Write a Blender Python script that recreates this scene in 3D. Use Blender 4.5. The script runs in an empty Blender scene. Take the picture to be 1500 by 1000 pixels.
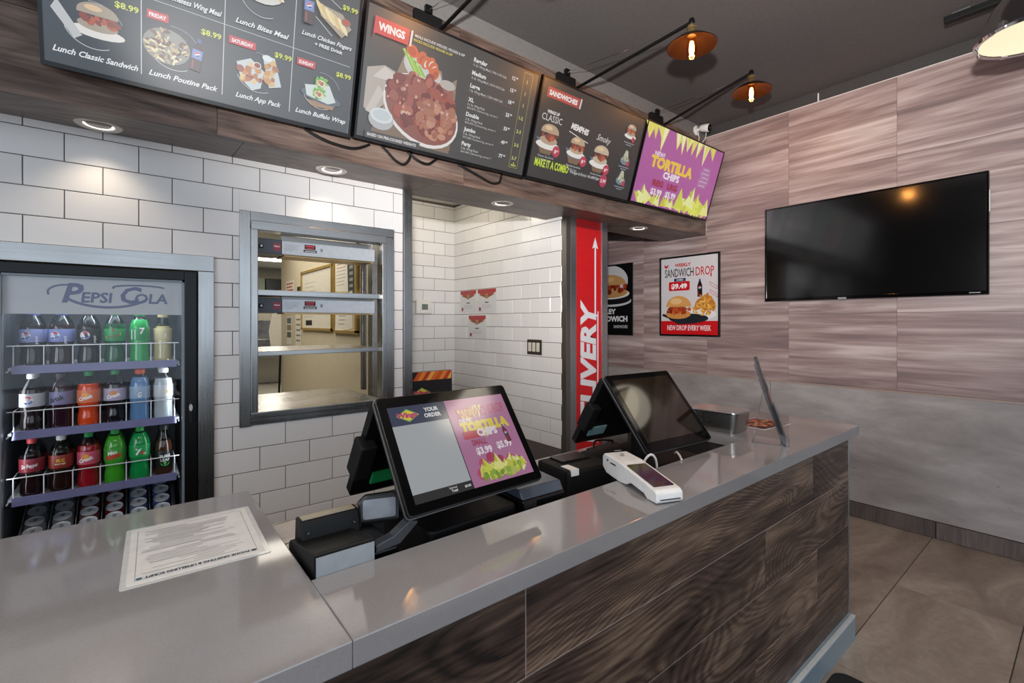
import bpy, bmesh, math, random
from mathutils import Matrix, Vector
random.seed(7)
S = bpy.context.scene
COL = S.collection
PI = math.pi

# ------------------------------------------------------------ camera, world, lights, exposure
cam = bpy.data.cameras.new('camera'); camo = bpy.data.objects.new('camera', cam); COL.objects.link(camo)
camo.location = (0, 0, 1.38)
camo.rotation_euler = (PI / 2, 0, -math.atan2(558, 695))
cam.sensor_width = 36.0; cam.lens = 36.0 * 695 / 1500
cam.shift_y = -(500 - 472) / 1500.0
cam.clip_start = 0.02
S.camera = camo
S.view_settings.view_transform = 'Standard'; S.view_settings.look = 'None'
S.view_settings.exposure = 0.12; S.view_settings.gamma = 1.0
try: S.view_settings.use_curve_mapping = False
except Exception: pass
w = bpy.data.worlds.new('daylight'); S.world = w; w.use_nodes = True
bg = w.node_tree.nodes['Background']; bg.inputs[0].default_value = (0.80, 0.88, 1.0, 1); bg.inputs[1].default_value = 0.5

def light(name, kind, loc, energy, color=(1, 1, 1), size=.1, size_y=None, target=None, angle=None, blend=.5):
    l = bpy.data.lights.new(name, kind); l.energy = energy; l.color = color
    if kind == 'AREA':
        l.size = size
        if size_y: l.shape = 'RECTANGLE'; l.size_y = size_y
    elif kind in ('POINT', 'SPOT'):
        l.shadow_soft_size = size
    if kind == 'SPOT':
        l.spot_size = angle; l.spot_blend = blend
    o = bpy.data.objects.new(name, l); COL.objects.link(o); o.location = loc
    if target is not None:
        o.rotation_euler = (Vector(target) - Vector(loc)).to_track_quat('-Z', 'Y').to_euler()
    return o
# daylight through the shop front behind the camera
light('shopfront_daylight', 'AREA', (0.9, -3.3, 1.75), 46, (0.68, 0.84, 1.0), 5.4, 2.4, (0.9, 3, 1.45))
# added fill from the left to brighten the right wall, no window known
light('side_fill', 'AREA', (-3.1, -.9, 1.7), 95, (0.86, 0.93, 1.0), 3.6, 2.2, (3, -.2, 1.6))
# the photographer's flash by the camera, tilted up
light('camera_flash', 'SPOT', (-0.08, -0.05, 1.78), 480, (1, .97, .94), .045, None, (2.3, 1.6, 3.3), math.radians(108), .8)

# ------------------------------------------------------------ materials
def lin(h):
    h = h.lstrip('#'); out = []
    for i in (0, 2, 4):
        c = int(h[i:i + 2], 16) / 255.0
        out.append(c / 12.92 if c <= .04045 else ((c + .055) / 1.055) ** 2.4)
    return tuple(out)
MC = {}
def M(hexc, rough=.5, metal=0., spec=.5, emit=0., coat=0., var=.06):
    key = (hexc, rough, metal, spec, emit, coat, var)
    if key in MC: return MC[key]
    m = bpy.data.materials.new('m_%d' % len(MC)); m.use_nodes = True
    nt = m.node_tree; b = nt.nodes['Principled BSDF']
    c = lin(hexc) + (1,)
    b.inputs['Roughness'].default_value = rough; b.inputs['Metallic'].default_value = metal
    b.inputs['Specular IOR Level'].default_value = spec
    b.inputs['Coat Weight'].default_value = coat
    if emit:
        b.inputs['Base Color'].default_value = (0.022, 0.022, 0.022, 1) if emit < 1 else (.004, .004, .004, 1)
        b.inputs['Emission Color'].default_value = c; b.inputs['Emission Strength'].default_value = emit
    else:
        b.inputs['Base Color'].default_value = c
        if var:
            n = nt.nodes.new('ShaderNodeTexNoise'); n.inputs['Scale'].default_value = 35; n.inputs['Detail'].default_value = 3
            tc = nt.nodes.new('ShaderNodeTexCoord'); nt.links.new(tc.outputs['Object'], n.inputs['Vector'])
            r = nt.nodes.new('ShaderNodeValToRGB'); nt.links.new(n.outputs['Fac'], r.inputs[0])
            r.color_ramp.elements[0].position = .3; r.color_ramp.elements[1].position = .7
            r.color_ramp.elements[0].color = tuple(x * (1 - var) for x in c[:3]) + (1,)
            r.color_ramp.elements[1].color = tuple(min(1, x * (1 + var)) for x in c[:3]) + (1,)
            nt.links.new(r.outputs[0], b.inputs['Base Color'])
    MC[key] = m
    return m

class NT:
    """small helper to write node graphs"""
    def __init__(s, name):
        s.m = bpy.data.materials.new(name); s.m.use_nodes = True
        s.t = s.m.node_tree; s.b = s.t.nodes['Principled BSDF']
    def n(s, kind, **kw):
        nd = s.t.nodes.new(kind)
        for k, v in kw.items():
            if k.startswith('i_'):
                nd.inputs[k[2:].replace('_', ' ')].default_value = v
            else: setattr(nd, k, v)
        return nd
    def l(s, a, b): s.t.links.new(a, b)
    def math(s, op, a, b=None):
        nd = s.n('ShaderNodeMath', operation=op)
        for i, x in enumerate((a, b)):
            if x is None: continue
            if isinstance(x, (int, float)): nd.inputs[i].default_value = x
            else: s.l(x, nd.inputs[i])
        return nd.outputs[0]
    def ramp(s, fac, stops):
        r = s.n('ShaderNodeValToRGB'); e = r.color_ramp.elements
        while len(e) < len(stops): e.new(.5)
        for i, (p, c) in enumerate(stops):
            e[i].position = p; e[i].color = (lin(c) if isinstance(c, str) else c) + (1,)
        s.l(fac, r.inputs[0]); return r.outputs[0]
    def coords(s, scale, rnd=37.0):
        tc = s.n('ShaderNodeTexCoord'); oi = s.n('ShaderNodeObjectInfo')
        mp = s.n('ShaderNodeMapping'); mp.inputs['Scale'].default_value = scale
        v = s.n('ShaderNodeVectorMath', operation='ADD')
        cx = s.n('ShaderNodeCombineXYZ')
        r = s.math('MULTIPLY', oi.outputs['Random'], rnd)
        s.l(r, cx.inputs[0]); s.l(s.math('MULTIPLY', r, 1.7), cx.inputs[1]); s.l(s.math('MULTIPLY', r, .6), cx.inputs[2])
        s.l(tc.outputs['Object'], mp.inputs['Vector'])
        s.l(mp.outputs[0], v.inputs[0]); s.l(cx.outputs[0], v.inputs[1])
        s.rand = oi.outputs['Random']; s.obj = tc.outputs['Object']
        return v.outputs[0]
    def noise(s, vec, scale, detail=4, rough=.55, dist=0.):
        n = s.n('ShaderNodeTexNoise'); n.inputs['Scale'].default_value = scale
        n.inputs['Detail'].default_value = detail; n.inputs['Roughness'].default_value = rough
        n.inputs['Distortion'].default_value = dist
        s.l(vec, n.inputs['Vector']); return n.outputs['Fac']
    def mix(s, f, a, b, kind='MIX'):
        x = s.n('ShaderNodeMix', data_type='RGBA', blend_type=kind)
        for sock, val in ((x.inputs[0], f), (x.inputs[6], a), (x.inputs[7], b)):
            if isinstance(val, (int, float)): sock.default_value = val
            elif isinstance(val, tuple): sock.default_value = val + (1,)
            elif isinstance(val, str): sock.default_value = lin(val) + (1,)
            else: s.l(val, sock)
        return x.outputs[2]
    def bump(s, h, strength=.2, dist=.002):
        b = s.n('ShaderNodeBump'); b.inputs['Strength'].default_value = strength; b.inputs['Distance'].default_value = dist
        s.l(h, b.inputs['Height']); s.l(b.outputs[0], s.b.inputs['Normal'])
    def out(s, col, rough=.5, metal=0., spec=.5, coat=0.):
        if isinstance(col, str): s.b.inputs['Base Color'].default_value = lin(col) + (1,)
        else: s.l(col, s.b.inputs['Base Color'])
        if isinstance(rough, (int, float)): s.b.inputs['Roughness'].default_value = rough
        else: s.l(rough, s.b.inputs['Roughness'])
        s.b.inputs['Metallic'].default_value = metal; s.b.inputs['Specular IOR Level'].default_value = spec
        s.b.inputs['Coat Weight'].default_value = coat
        return s.m

def wood_mat(name, dark, mid, light_, along=0, rough=.45, ring=9.0, cont=1.0, st=.9, bw=.62):
    """wood-look porcelain: long stretched grain with cathedral figure"""
    t = NT(name)
    sc = [5.0, 5.0, 5.0]; sc[along] = st
    v = t.coords(tuple(sc))
    big = t.noise(v, .42, 2.2, .42, .3)
    rings = t.math('FRACT', t.math('MULTIPLY', big, ring * 6.5))
    rings = t.math('POWER', t.math('ABSOLUTE', t.math('SUBTRACT', rings, .5)), .7)
    sc2 = [70.0, 70.0, 70.0]; sc2[along] = 5.0
    v2 = t.coords(tuple(sc2))
    fine = t.noise(v2, 1.0, 4, .65, .5)
    patch = t.noise(v, 1.3, 3, .6)
    f = t.math('ADD', t.math('MULTIPLY', rings, .34 * cont), t.math('MULTIPLY', fine, .62))
    f = t.math('ADD', f, t.math('MULTIPLY', t.math('SUBTRACT', patch, .5), bw))
    c = t.ramp(f, [(.18, dark), (.42, mid), (.72, light_)])
    hv = t.n('ShaderNodeHueSaturation'); t.l(c, hv.inputs['Color'])
    t.l(t.math('ADD', t.math('MULTIPLY', t.rand, .35), .82), hv.inputs['Value'])
    t.bump(f, .35, .0015)
    return t.out(hv.outputs[0], rough)

def steel_mat(name, col='#aaa8a6', rough=.27, along=2):
    t = NT(name)
    sc = [140.0, 140.0, 140.0]; sc[along] = 2.0
    v = t.coords(tuple(sc)); g = t.noise(v, 1, 3)
    v2 = t.coords((4, 4, 4)); g2 = t.noise(v2, 1, 2)
    r = t.math('ADD', t.math('MULTIPLY', g, .18), t.math('MULTIPLY', g2, .2))
    return t.out(col, t.math('ADD', r, rough - .18), 1.0)

def tile_mat():
    t = NT('glazed_tile'); v = t.coords((3, 3, 3)); g = t.noise(v, 1, 2)
    c = t.mix(t.rand, '#d9d5d3', '#e0dddb')
    t.bump(g, .12, .004)
    return t.out(c, .16, 0, .5)
def panel_mat():
    t = NT('streaked_panel')
    v = t.coords((1.1, 17.0, 1.0)); a = t.noise(v, 1.0, 4, .55, .5)
    vb = t.coords((2.5, 48.0, 1)); b = t.noise(vb, 1.0, 3, .6)
    vc = t.coords((.9, 7.0, 1)); c = t.noise(vc, 1, 2)
    f = t.math('ADD', t.math('MULTIPLY', a, .62), t.math('ADD', t.math('MULTIPLY', b, .2), t.math('MULTIPLY', c, .25)))
    col = t.ramp(f, [(.38, '#75656499'[:7]), (.48, '#8b7572'), (.57, '#a5918d'), (.70, '#c6b6b1')])
    return t.out(col, .42, 0, .4)
def wainscot_mat():
    t = NT('concrete_laminate')
    v = t.coords((1.8, 5.0, 1)); a = t.noise(v, 1.2, 5, .6, .3)
    vs = t.coords((9.0, 26.0, 1)); s_ = t.noise(vs, 1.0, 3, .6)
    spots = t.ramp(s_, [(.70, (1., 1., 1.)), (.78, (.45, .43, .42))])
    c = t.ramp(a, [(.3, '#8d8684'), (.5, '#a29b99'), (.72, '#b9b3b1')])
    return t.out(t.mix(1.0, c, spots, 'MULTIPLY'), .45, 0, .4)
def floor_mat():
    t = NT('stone_floor_tile')
    v = t.coords((1.5, 3.2, 1)); a = t.noise(v, 1.1, 6, .6, .8)
    v2 = t.coords((9, 9, 9)); b = t.noise(v2, 3, 4, .7)
    f = t.math('ADD', t.math('MULTIPLY', a, .8), t.math('MULTIPLY', b, .25))
    c = t.ramp(f, [(.34, '#75675c'), (.52, '#8f8074'), (.68, '#a89a8d')])
    return t.out(c, .38, 0, .45)
def quartz_mat():
    t = NT('grey_quartz'); v = t.coords((1, 1, 1)); a = t.noise(v, 260, 2, .7)
    b = t.noise(v, 3, 3)
    f = t.math('ADD', t.math('MULTIPLY', a, .5), t.math('MULTIPLY', b, .4))
    return t.out(t.ramp(f, [(.3, '#817e7f'), (.5, '#878485'), (.65, '#8d8a8b')]), .07, 0, 1.0)
def ceil_mat():
    t = NT('dark_ceiling_paint'); v = t.coords((1, 1, 1)); a = t.noise(v, 90, 3)
    return t.out(t.ramp(a, [(.3, '#5c5857'), (.7, '#666261')]), .75, 0, .25)
def glass_mat(name='clear_glass', tint=(1, 1, 1), refl=.35):
    m = bpy.data.materials.new(name); m.use_nodes = True; nt = m.node_tree
    nt.nodes.remove(nt.nodes['Principled BSDF'])
    o = nt.nodes['Material Output']; tr = nt.nodes.new('ShaderNodeBsdfTransparent'); tr.inputs[0].default_value = tint + (1,)
    gl = nt.nodes.new('ShaderNodeBsdfGlossy'); gl.inputs['Roughness'].default_value = .02
    lw = nt.nodes.new('ShaderNodeLayerWeight'); lw.inputs[0].default_value = .25
    mu = nt.nodes.new('ShaderNodeMath'); mu.operation = 'MULTIPLY_ADD'; mu.inputs[1].default_value = refl; mu.inputs[2].default_value = .02
    mx = nt.nodes.new('ShaderNodeMixShader')
    nt.links.new(lw.outputs['Facing'], mu.inputs[0]); nt.links.new(mu.outputs[0], mx.inputs[0])
    nt.links.new(tr.outputs[0], mx.inputs[1]); nt.links.new(gl.outputs[0], mx.inputs[2]); nt.links.new(mx.outputs[0], o.inputs[0])
    return m
STEEL = steel_mat('brushed_steel'); STEELH = steel_mat('brushed_steel_across', along=0); DSTEEL = steel_mat('worn_steel', '#8f8c88', .34)
TILE = tile_mat(); GROUT = M('#5d5353', .9); PANEL = panel_mat(); WAIN = wainscot_mat(); FLOOR = floor_mat(); QUARTZ = quartz_mat(); CEIL = ceil_mat()
WOODC = wood_mat('counter_wood', '#1d1613', '#4e3c33', '#927a66', 0, .40, 15.0, .72, 1.35, .95); WOODS = wood_mat('soffit_wood', '#382c27', '#63524a', '#8d7a6d', 0, .42, 5.0, .7)
BLK = M('#0a0a0b', .36, 0, .35); BLKM = M('#0d0d0e', .6, 0, .3); BLKG = M('#050505', .08, 0, .3); CHROME = M('#d8d8da', .08, 1.0, .5, 0, 0, 0)
GLASS = glass_mat(); WHITE = M('#dedcda', .4); BRASS = M('#a98b5c', .28, 1.0); ALU = M('#b4b8bb', .32, 1.0)

# ------------------------------------------------------------ object helpers
def thing(name, label, cat, group=None, mat=None, loc=None, rotz=0., kind=None):
    o = bpy.data.objects.new(name, None); COL.objects.link(o); o.empty_display_size = .05
    if mat is not None: o.matrix_world = mat
    elif loc is not None:
        o.location = loc; o.rotation_euler = (0, 0, rotz)
    tag(o, label, cat, group, kind); return o
def tag(o, label=None, cat=None, group=None, kind=None):
    if label: o['label'] = label
    if cat: o['category'] = cat
    if group: o['group'] = group
    if kind: o['kind'] = kind
    return o
def copy_tree(o, parent=None):
    c = o.copy(); COL.objects.link(c)
    if parent is not None: c.parent = parent
    for ch in list(o.children): copy_tree(ch, c)
    return c
def frame(o, x, y):
    """matrix with origin o and local x, y axes (z faces the viewer)"""
    x = Vector(x).normalized(); y = Vector(y).normalized(); z = x.cross(y)
    m = Matrix.Identity(4)
    for i in range(3): m[i][0] = x[i]; m[i][1] = y[i]; m[i][2] = z[i]; m[i][3] = o[i]
    return m
def facing_back(x, y, z): return frame((x, y, z), (1, 0, 0), (0, 0, 1))       # a front that looks at the dining room
def facing_left(x, y, z): return frame((x, y, z), (0, -1, 0), (0, 0, 1))      # a front on the right wall

class MB:
    def __init__(s): s.v = []; s.f = []; s.mi = []; s.m = []; s.cur = 0
    def use(s, mat):
        if mat not in s.m: s.m.append(mat)
        s.cur = s.m.index(mat); return s
    def add(s, vs, fs):
        o = len(s.v); s.v += [tuple(v) for v in vs]
        for f in fs: s.f.append([i + o for i in f]); s.mi.append(s.cur)
        return s
    def box(s, x0, x1, y0, y1, z0, z1, mat=None):
        vs = [Vector((x, y, z)) for z in (z0, z1) for y in (y0, y1) for x in (x0, x1)]
        if mat is not None: vs = [mat @ v for v in vs]
        return s.add(vs, [(0, 2, 3, 1), (4, 5, 7, 6), (0, 1, 5, 4), (2, 6, 7, 3), (0, 4, 6, 2), (1, 3, 7, 5)])
    def prism(s, poly, z0, z1, mat=None):
        n = len(poly); vs = [Vector((x, y, z0)) for x, y in poly] + [Vector((x, y, z1)) for x, y in poly]
        if mat is not None: vs = [mat @ v for v in vs]
        return s.add(vs, [list(range(n))[::-1], list(range(n, 2 * n))] + [(i, (i + 1) % n, n + (i + 1) % n, n + i) for i in range(n)])
    def lathe(s, prof, seg=20, mat=None, cap=True):
        vs = []; fs = []; n = len(prof)
        for r, z in prof:
            for k in range(seg):
                a = 2 * PI * k / seg; v = Vector((r * math.cos(a), r * math.sin(a), z))
                vs.append(mat @ v if mat is not None else v)
        for i in range(n - 1):
            for k in range(seg):
                k2 = (k + 1) % seg
                fs.append((i * seg + k, i * seg + k2, (i + 1) * seg + k2, (i + 1) * seg + k))
        if cap:
            if prof[0][0] > 1e-4: fs.append(list(range(seg))[::-1])
            if prof[-1][0] > 1e-4: fs.append([(n - 1) * seg + k for k in range(seg)])
        return s.add(vs, fs)
    def tube(s, pts, r, seg=8):
        pts = [Vector(p) for p in pts]; n = len(pts); vs = []; fs = []
        up = None
        for i, p in enumerate(pts):
            d = (pts[min(i + 1, n - 1)] - pts[max(i - 1, 0)]).normalized()
            if up is None:
                up = Vector((0, 0, 1)) if abs(d.z) < .9 else Vector((1, 0, 0))
            a = d.cross(up).normalized(); b = a.cross(d).normalized(); up = b
            for k in range(seg):
                t = 2 * PI * k / seg; vs.append(p + (a * math.cos(t) + b * math.sin(t)) * r)
        for i in range(n - 1):
            for k in range(seg):
                k2 = (k + 1) % seg
                fs.append((i * seg + k, (i + 1) * seg + k, (i + 1) * seg + k2, i * seg + k2))
        fs.append(list(range(seg))); fs.append([(n - 1) * seg + k for k in range(seg)][::-1])
        return s.add(vs, fs)
    def mesh(s, bevel=0, smooth=False, seg=2):
        me = bpy.data.meshes.new('mesh'); me.from_pydata(s.v, [], s.f)
        for m in s.m: me.materials.append(m)
        me.polygons.foreach_set('material_index', s.mi)
        bm = bmesh.new(); bm.from_mesh(me)
        bmesh.ops.recalc_face_normals(bm, faces=bm.faces)
        if bevel:
            es = [e for e in bm.edges if len(e.link_faces) == 2 and e.calc_face_angle(0) > .5]
            bmesh.ops.bevel(bm, geom=es, offset=bevel, segments=seg, affect='EDGES', profile=.6, clamp_overlap=True)
        if smooth:
            for f in bm.faces: f.smooth = True
            for e in bm.edges:
                if len(e.link_faces) == 2 and e.calc_face_angle(0) > .6: e.smooth = False
        bm.to_mesh(me); bm.free(); return me
    def build(s, name, mat=None, parent=None, bevel=0, smooth=False, seg=2):
        if mat is not None and not s.m: s.m = [mat]
        o = bpy.data.objects.new(name, s.mesh(bevel, smooth, seg)); COL.objects.link(o)
        if parent is not None: o.parent = parent
        return o
def smooth_path(pts, n=8):
    """Catmull-Rom through pts"""
    P = [Vector(p) for p in pts]; P = [P[0] * 2 - P[1]] + P + [P[-1] * 2 - P[-2]]; out = []
    for i in range(1, len(P) - 2):
        a, b, c, d = P[i - 1:i + 3]
        for k in range(n):
            t = k / n
            out.append(.5 * ((2 * b) + (c - a) * t + (2 * a - 5 * b + 4 * c - d) * t * t + (3 * b - a - 3 * c + d) * t ** 3))
    out.append(P[-2]); return out
def rrect(x0, x1, y0, y1, r, n=5):
    out = []
    for cx, cy, a0 in ((x1 - r, y1 - r, 0), (x0 + r, y1 - r, 90), (x0 + r, y0 + r, 180), (x1 - r, y0 + r, 270)):
        for k in range(n + 1):
            a = math.radians(a0 + 90 * k / n); out.append((cx + r * math.cos(a), cy + r * math.sin(a)))
    return out

# ------------------------------------------------------------ flat print: shapes and lettering on screens, posters, labels
_txt = {}
def text_mesh(s, bold, shear):
    key = (s, bold, shear)
    if key not in _txt:
        c = bpy.data.curves.new('t', 'FONT'); c.body = s; c.size = 1; c.offset = bold; c.shear = shear; c.resolution_u = 2; c.fill_mode = 'FRONT'
        o = bpy.data.objects.new('t', c); me = o.to_mesh()
        vs = [(v.co.x, v.co.y) for v in me.vertices]; fs = [list(p.vertices) for p in me.polygons]
        o.to_mesh_clear(); bpy.data.objects.remove(o); bpy.data.curves.remove(c)
        xs = [v[0] for v in vs] or [0, 1]
        _txt[key] = (vs, fs, min(xs), max(xs))
    return _txt[key]
class Art:
    def __init__(s, emit=0., rough=.5, spec=.5, step=.00006, z0=.0004): s.sh = []; s.emit = emit; s.rough = rough; s.spec = spec; s.step = step; s.z = z0
    def _a(s, vs, fs, c): s.sh.append((vs, fs, c, s.z)); s.z += s.step; return s
    def poly(s, pts, c): return s._a(pts, [list(range(len(pts)))], c)
    def rect(s, x, y, w_, h, c): return s.poly([(x, y), (x + w_, y), (x + w_, y + h), (x, y + h)], c)
    def para(s, x, y, w_, h, k, c): return s.poly([(x, y), (x + w_, y), (x + w_ + k, y + h), (x + k, y + h)], c)
    def rrect(s, x, y, w_, h, r, c): return s.poly(rrect(x, x + w_, y, y + h, r, 3), c)
    def ell(s, cx, cy, rx, ry, c, n=18, rot=0., a0=0., a1=2 * PI):
        ca, sa = math.cos(rot), math.sin(rot); p = []
        full = abs(a1 - a0 - 2 * PI) < 1e-6
        for k in range(n if full else n + 1):
            a = a0 + (a1 - a0) * k / n; x, y = rx * math.cos(a), ry * math.sin(a); p.append((cx + x * ca - y * sa, cy + x * sa + y * ca))
        return s.poly(p, c)
    def line(s, pts, wd, c):
        for (x0, y0), (x1, y1) in zip(pts, pts[1:]):
            dx, dy = x1 - x0, y1 - y0; L = math.hypot(dx, dy) or 1; nx, ny = -dy / L * wd / 2, dx / L * wd / 2
            s.sh.append(([(x0 + nx, y0 + ny), (x0 - nx, y0 - ny), (x1 - nx, y1 - ny), (x1 + nx, y1 + ny)], [[0, 1, 2, 3]], c, s.z))
        s.z += s.step; return s
    def arc(s, cx, cy, rx, ry, a0, a1, wd, c, n=18):
        return s.line([(cx + rx * math.cos(math.radians(a0 + (a1 - a0) * k / n)), cy + ry * math.sin(math.radians(a0 + (a1 - a0) * k / n))) for k in range(n + 1)], wd, c)
    def text(s, t, x, y, size, c, al='L', bold=.0, shear=0., wid=None, rot=0., sx=1.):
        vs, fs, a, b = text_mesh(t, bold, shear)
        k = size / .73                       # size is the cap height
        kx = (wid / (b - a)) if wid else k * sx
        w_ = (b - a) * kx; off = {'L': 0, 'C': -w_ / 2, 'R': -w_}[al]
        ca, sa = math.cos(rot), math.sin(rot); out = []
        for vx, vy in vs:
            px, py = (vx - a) * kx + off, vy * k; out.append((x + px * ca - py * sa, y + px * sa + py * ca))
        return s._a(out, fs, c)
    def blobs(s, cx, cy, rx, ry, n, cols, sz, seed=1, asp=(.5, 1.), sides=7):
        R = random.Random(seed)
        for i in range(n):
            a = R.random() * 2 * PI; q = math.sqrt(R.random()); x, y = cx + rx * q * math.cos(a), cy + ry * q * math.sin(a)
            k = sz * R.uniform(.7, 1.25); s.ell(x, y, k, k * R.uniform(*asp), R.choice(cols), sides, R.random() * PI)
        return s
    def build(s, name, parent, bend=None, mat=None):
        mb = MB()
        for vs, fs, c, z in s.sh:
            mb.use(M(c, s.rough, 0, s.spec, s.emit, 0, 0))
            if bend: pts = [(math.sin(x / bend) * (bend + z), -math.cos(x / bend) * (bend + z), y) for x, y in vs]
            else: pts = [(x, y, z) for x, y in vs]
            if mat is not None: pts = [mat @ Vector(p) for p in pts]
            mb.add(pts, fs)
        me = bpy.data.meshes.new('print'); me.from_pydata(mb.v, [], mb.f)
        for m in mb.m: me.materials.append(m)
        me.polygons.foreach_set('material_index', mb.mi)
        o = bpy.data.objects.new(name, me); COL.objects.link(o)
        if parent is not None: o.parent = parent
        return o

# ============================================================ THE SETTING
XR = 4.03; ZC = 3.12; YB = 2.575; XA = 2.465; YA = 3.97
def struct(name, mb, mat=None, **k):
    o = mb.build(name, mat, None, **k); o['kind'] = 'structure'; return o
def subtract(rects, hole):
    out = []; hx0, hx1, hz0, hz1 = hole
    for x0, x1, z0, z1 in rects:
        if hx1 <= x0 or hx0 >= x1 or hz1 <= z0 or hz0 >= z1: out.append((x0, x1, z0, z1)); continue
        if hx0 > x0: out.append((x0, hx0, z0, z1))
        if hx1 < x1: out.append((hx1, x1, z0, z1))
        a, b = max(x0, hx0), min(x1, hx1)
        if hz0 > z0: out.append((a, b, z0, hz0))
        if hz1 < z1: out.append((a, b, hz1, z1))
    return [r for r in out if r[1] - r[0] > .004 and r[3] - r[2] > .004]
def pad(mb, x0, x1, z0, z1, d=.004, ch=.0016):
    """a chamfered tile in canvas coordinates, back at 0, face at d"""
    ch = min(ch, (x1 - x0) / 3, (z1 - z0) / 3)
    mb.add([(x0, z0, 0), (x1, z0, 0), (x1, z1, 0), (x0, z1, 0), (x0, z0, d - ch), (x1, z0, d - ch), (x1, z1, d - ch), (x0, z1, d - ch),
            (x0 + ch, z0 + ch, d), (x1 - ch, z0 + ch, d), (x1 - ch, z1 - ch, d), (x0 + ch, z1 - ch, d)],
           [(0, 1, 5, 4), (1, 2, 6, 5), (2, 3, 7, 6), (3, 0, 4, 7), (4, 5, 9, 8), (5, 6, 10, 9), (6, 7, 11, 10), (7, 4, 8, 11), (8, 9, 10, 11)])
def tiling(parent, base, name, mat, x0, x1, z0, z1, w_, h, ox, oz, gap, holes=(), half=True, d=.004, parity=0, ch=.0016, tilt=0.):
    """individual tiles on a canvas plane; base = canvas matrix"""
    shared = {}
    r = math.floor((z0 - oz) / h); 
    while oz + r * h < z1 - .003:
        off = ox + (w_ / 2 if (half and (r + parity) % 2) else 0)
        c = math.floor((x0 - off) / w_)
        while off + c * w_ < x1 - .003:
            a, b = off + c * w_ + gap / 2, off + (c + 1) * w_ - gap / 2
            za, zb = oz + r * h + gap / 2, oz + (r + 1) * h - gap / 2
            rc = [(max(a, x0), min(b, x1), max(za, z0), min(zb, z1))]
            if rc[0][1] - rc[0][0] > .004 and rc[0][3] - rc[0][2] > .004:
                for hl in holes: rc = subtract(rc, hl)
                if rc:
                    cx, cz = (a + b) / 2, (za + zb) / 2
                    key = tuple(round(q - (cx if i < 2 else cz), 4) for R in rc for i, q in enumerate(R))
                    if key not in shared:
                        mb = MB()
                        for R in rc: pad(mb, R[0] - cx, R[1] - cx, R[2] - cz, R[3] - cz, d, ch)
                        mb.m = [mat]; shared[key] = mb.mesh()
                    o = bpy.data.objects.new(name, shared[key]); COL.objects.link(o); o.parent = parent
                    m = base @ Matrix.Translation((cx, cz, 0))
                    if tilt: m = m @ Matrix.Rotation(random.uniform(-tilt, tilt), 4, 'X') @ Matrix.Rotation(random.uniform(-tilt, tilt), 4, 'Y')
                    o.matrix_local = m
            c += 1
        r += 1

# floor
fl = struct('floor', MB().box(-3.2, XR + .1, -3.4, 12.2, -.12, -.004), M('#4b433d', .8))
tiling(fl, frame((0, 0, -.004), (1, 0, 0), (0, 1, 0)), 'floor_tile', FLOOR, 1.0, XR, -1.6, 2.57, .912, .4605, 3.142, .685, .004, half=False, d=.004, ch=.0015,
       holes=[(1.0, 2.45, .7, 2.57)])
tiling(fl, frame((0, 0, -.004), (1, 0, 0), (0, 1, 0)), 'floor_tile', M('#a8a295', .35), .3, 4.2, 4.1, 11.9, .6, .6, 0, 0, .006, half=False, d=.004)
# ceilings
struct('ceiling', MB().box(-3.2, XR + .1, -3.4, YB, ZC, ZC + .1), CEIL)
struct('ceiling_alcove', MB().box(1.2, XA + .02, YB + .01, YA + .05, 2.52, 2.6), M('#d8d4c8', .7))
struct('ceiling_hall', MB().box(2.9, XR + .1, YB + .01, 5.4, 2.45, 2.55), CEIL)
struct('ceiling_kitchen', MB().box(-2.2, 1.3, YB + .12, 4.1, 2.6, 2.7).box(-2.2, 6.5, 4.1, 12.2, 2.6, 2.7), M('#d9d4c4', .7))
# back wall with its openings (fridge, pass-through, alcove)
FR = (-.46, .244, -.01, 1.618); PW = (.452, 1.138, .912, 1.862)
wb = MB()
wb.box(-3.2, FR[0], YB, YB + .1, 0, ZC); wb.box(FR[0], FR[1], YB, YB + .1, FR[3], ZC); wb.box(FR[1], PW[0], YB, YB + .1, 0, ZC)
wb.box(PW[0], PW[1], YB, YB + .1, 0, PW[2]); wb.box(PW[0], PW[1], YB, YB + .1, PW[3], ZC); wb.box(PW[1], 1.292, YB, YB + .1, 0, ZC)
wb.box(1.292, XR, YB, YB + .03, 2.46, ZC)
wall_back = struct('wall_back', wb, GROUT)
tiling(wall_back, facing_back(0, YB, 0), 'wall_tile', TILE, -1.2, 1.243, .30, 2.162, .2318, .113, .026, 2.129 - 20 * .113, .0032,
       holes=[(-.52, .288, -.1, 1.672), (.402, 1.183, .885, 1.912)], parity=1)
o = MB().box(1.246, 1.300, YB - .012, YB + .11, 0, 2.165).build('corner_guard', STEEL, wall_back, bevel=.002)
# alcove
wa = struct('wall_alcove_back', MB().box(1.642, XA + .02, YA, YA + .08, 0, 2.6), GROUT)
tiling(wa, facing_back(0, YA, 0), 'wall_tile', TILE, 1.70, XA, .6, 2.5, .2335, .1133, 2.1245, 2.4745 - 20 * .1133, .0034, parity=0)
MB().box(1.63, 1.70, YA - .01, YA + .09, 0, 2.55).build('corner_guard', STEEL, wa, bevel=.002)
wr_ = struct('wall_alcove_right', MB().box(XA, XA + .08, 2.47, YA + .08, 0, 2.6), GROUT)
tiling(wr_, facing_left(XA, 0, 0), 'wall_tile', TILE, -YA, -2.485, .45, 2.5, .2279, .1133, -2.490, 2.4745 - 20 * .1133, .0034, parity=0)
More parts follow.
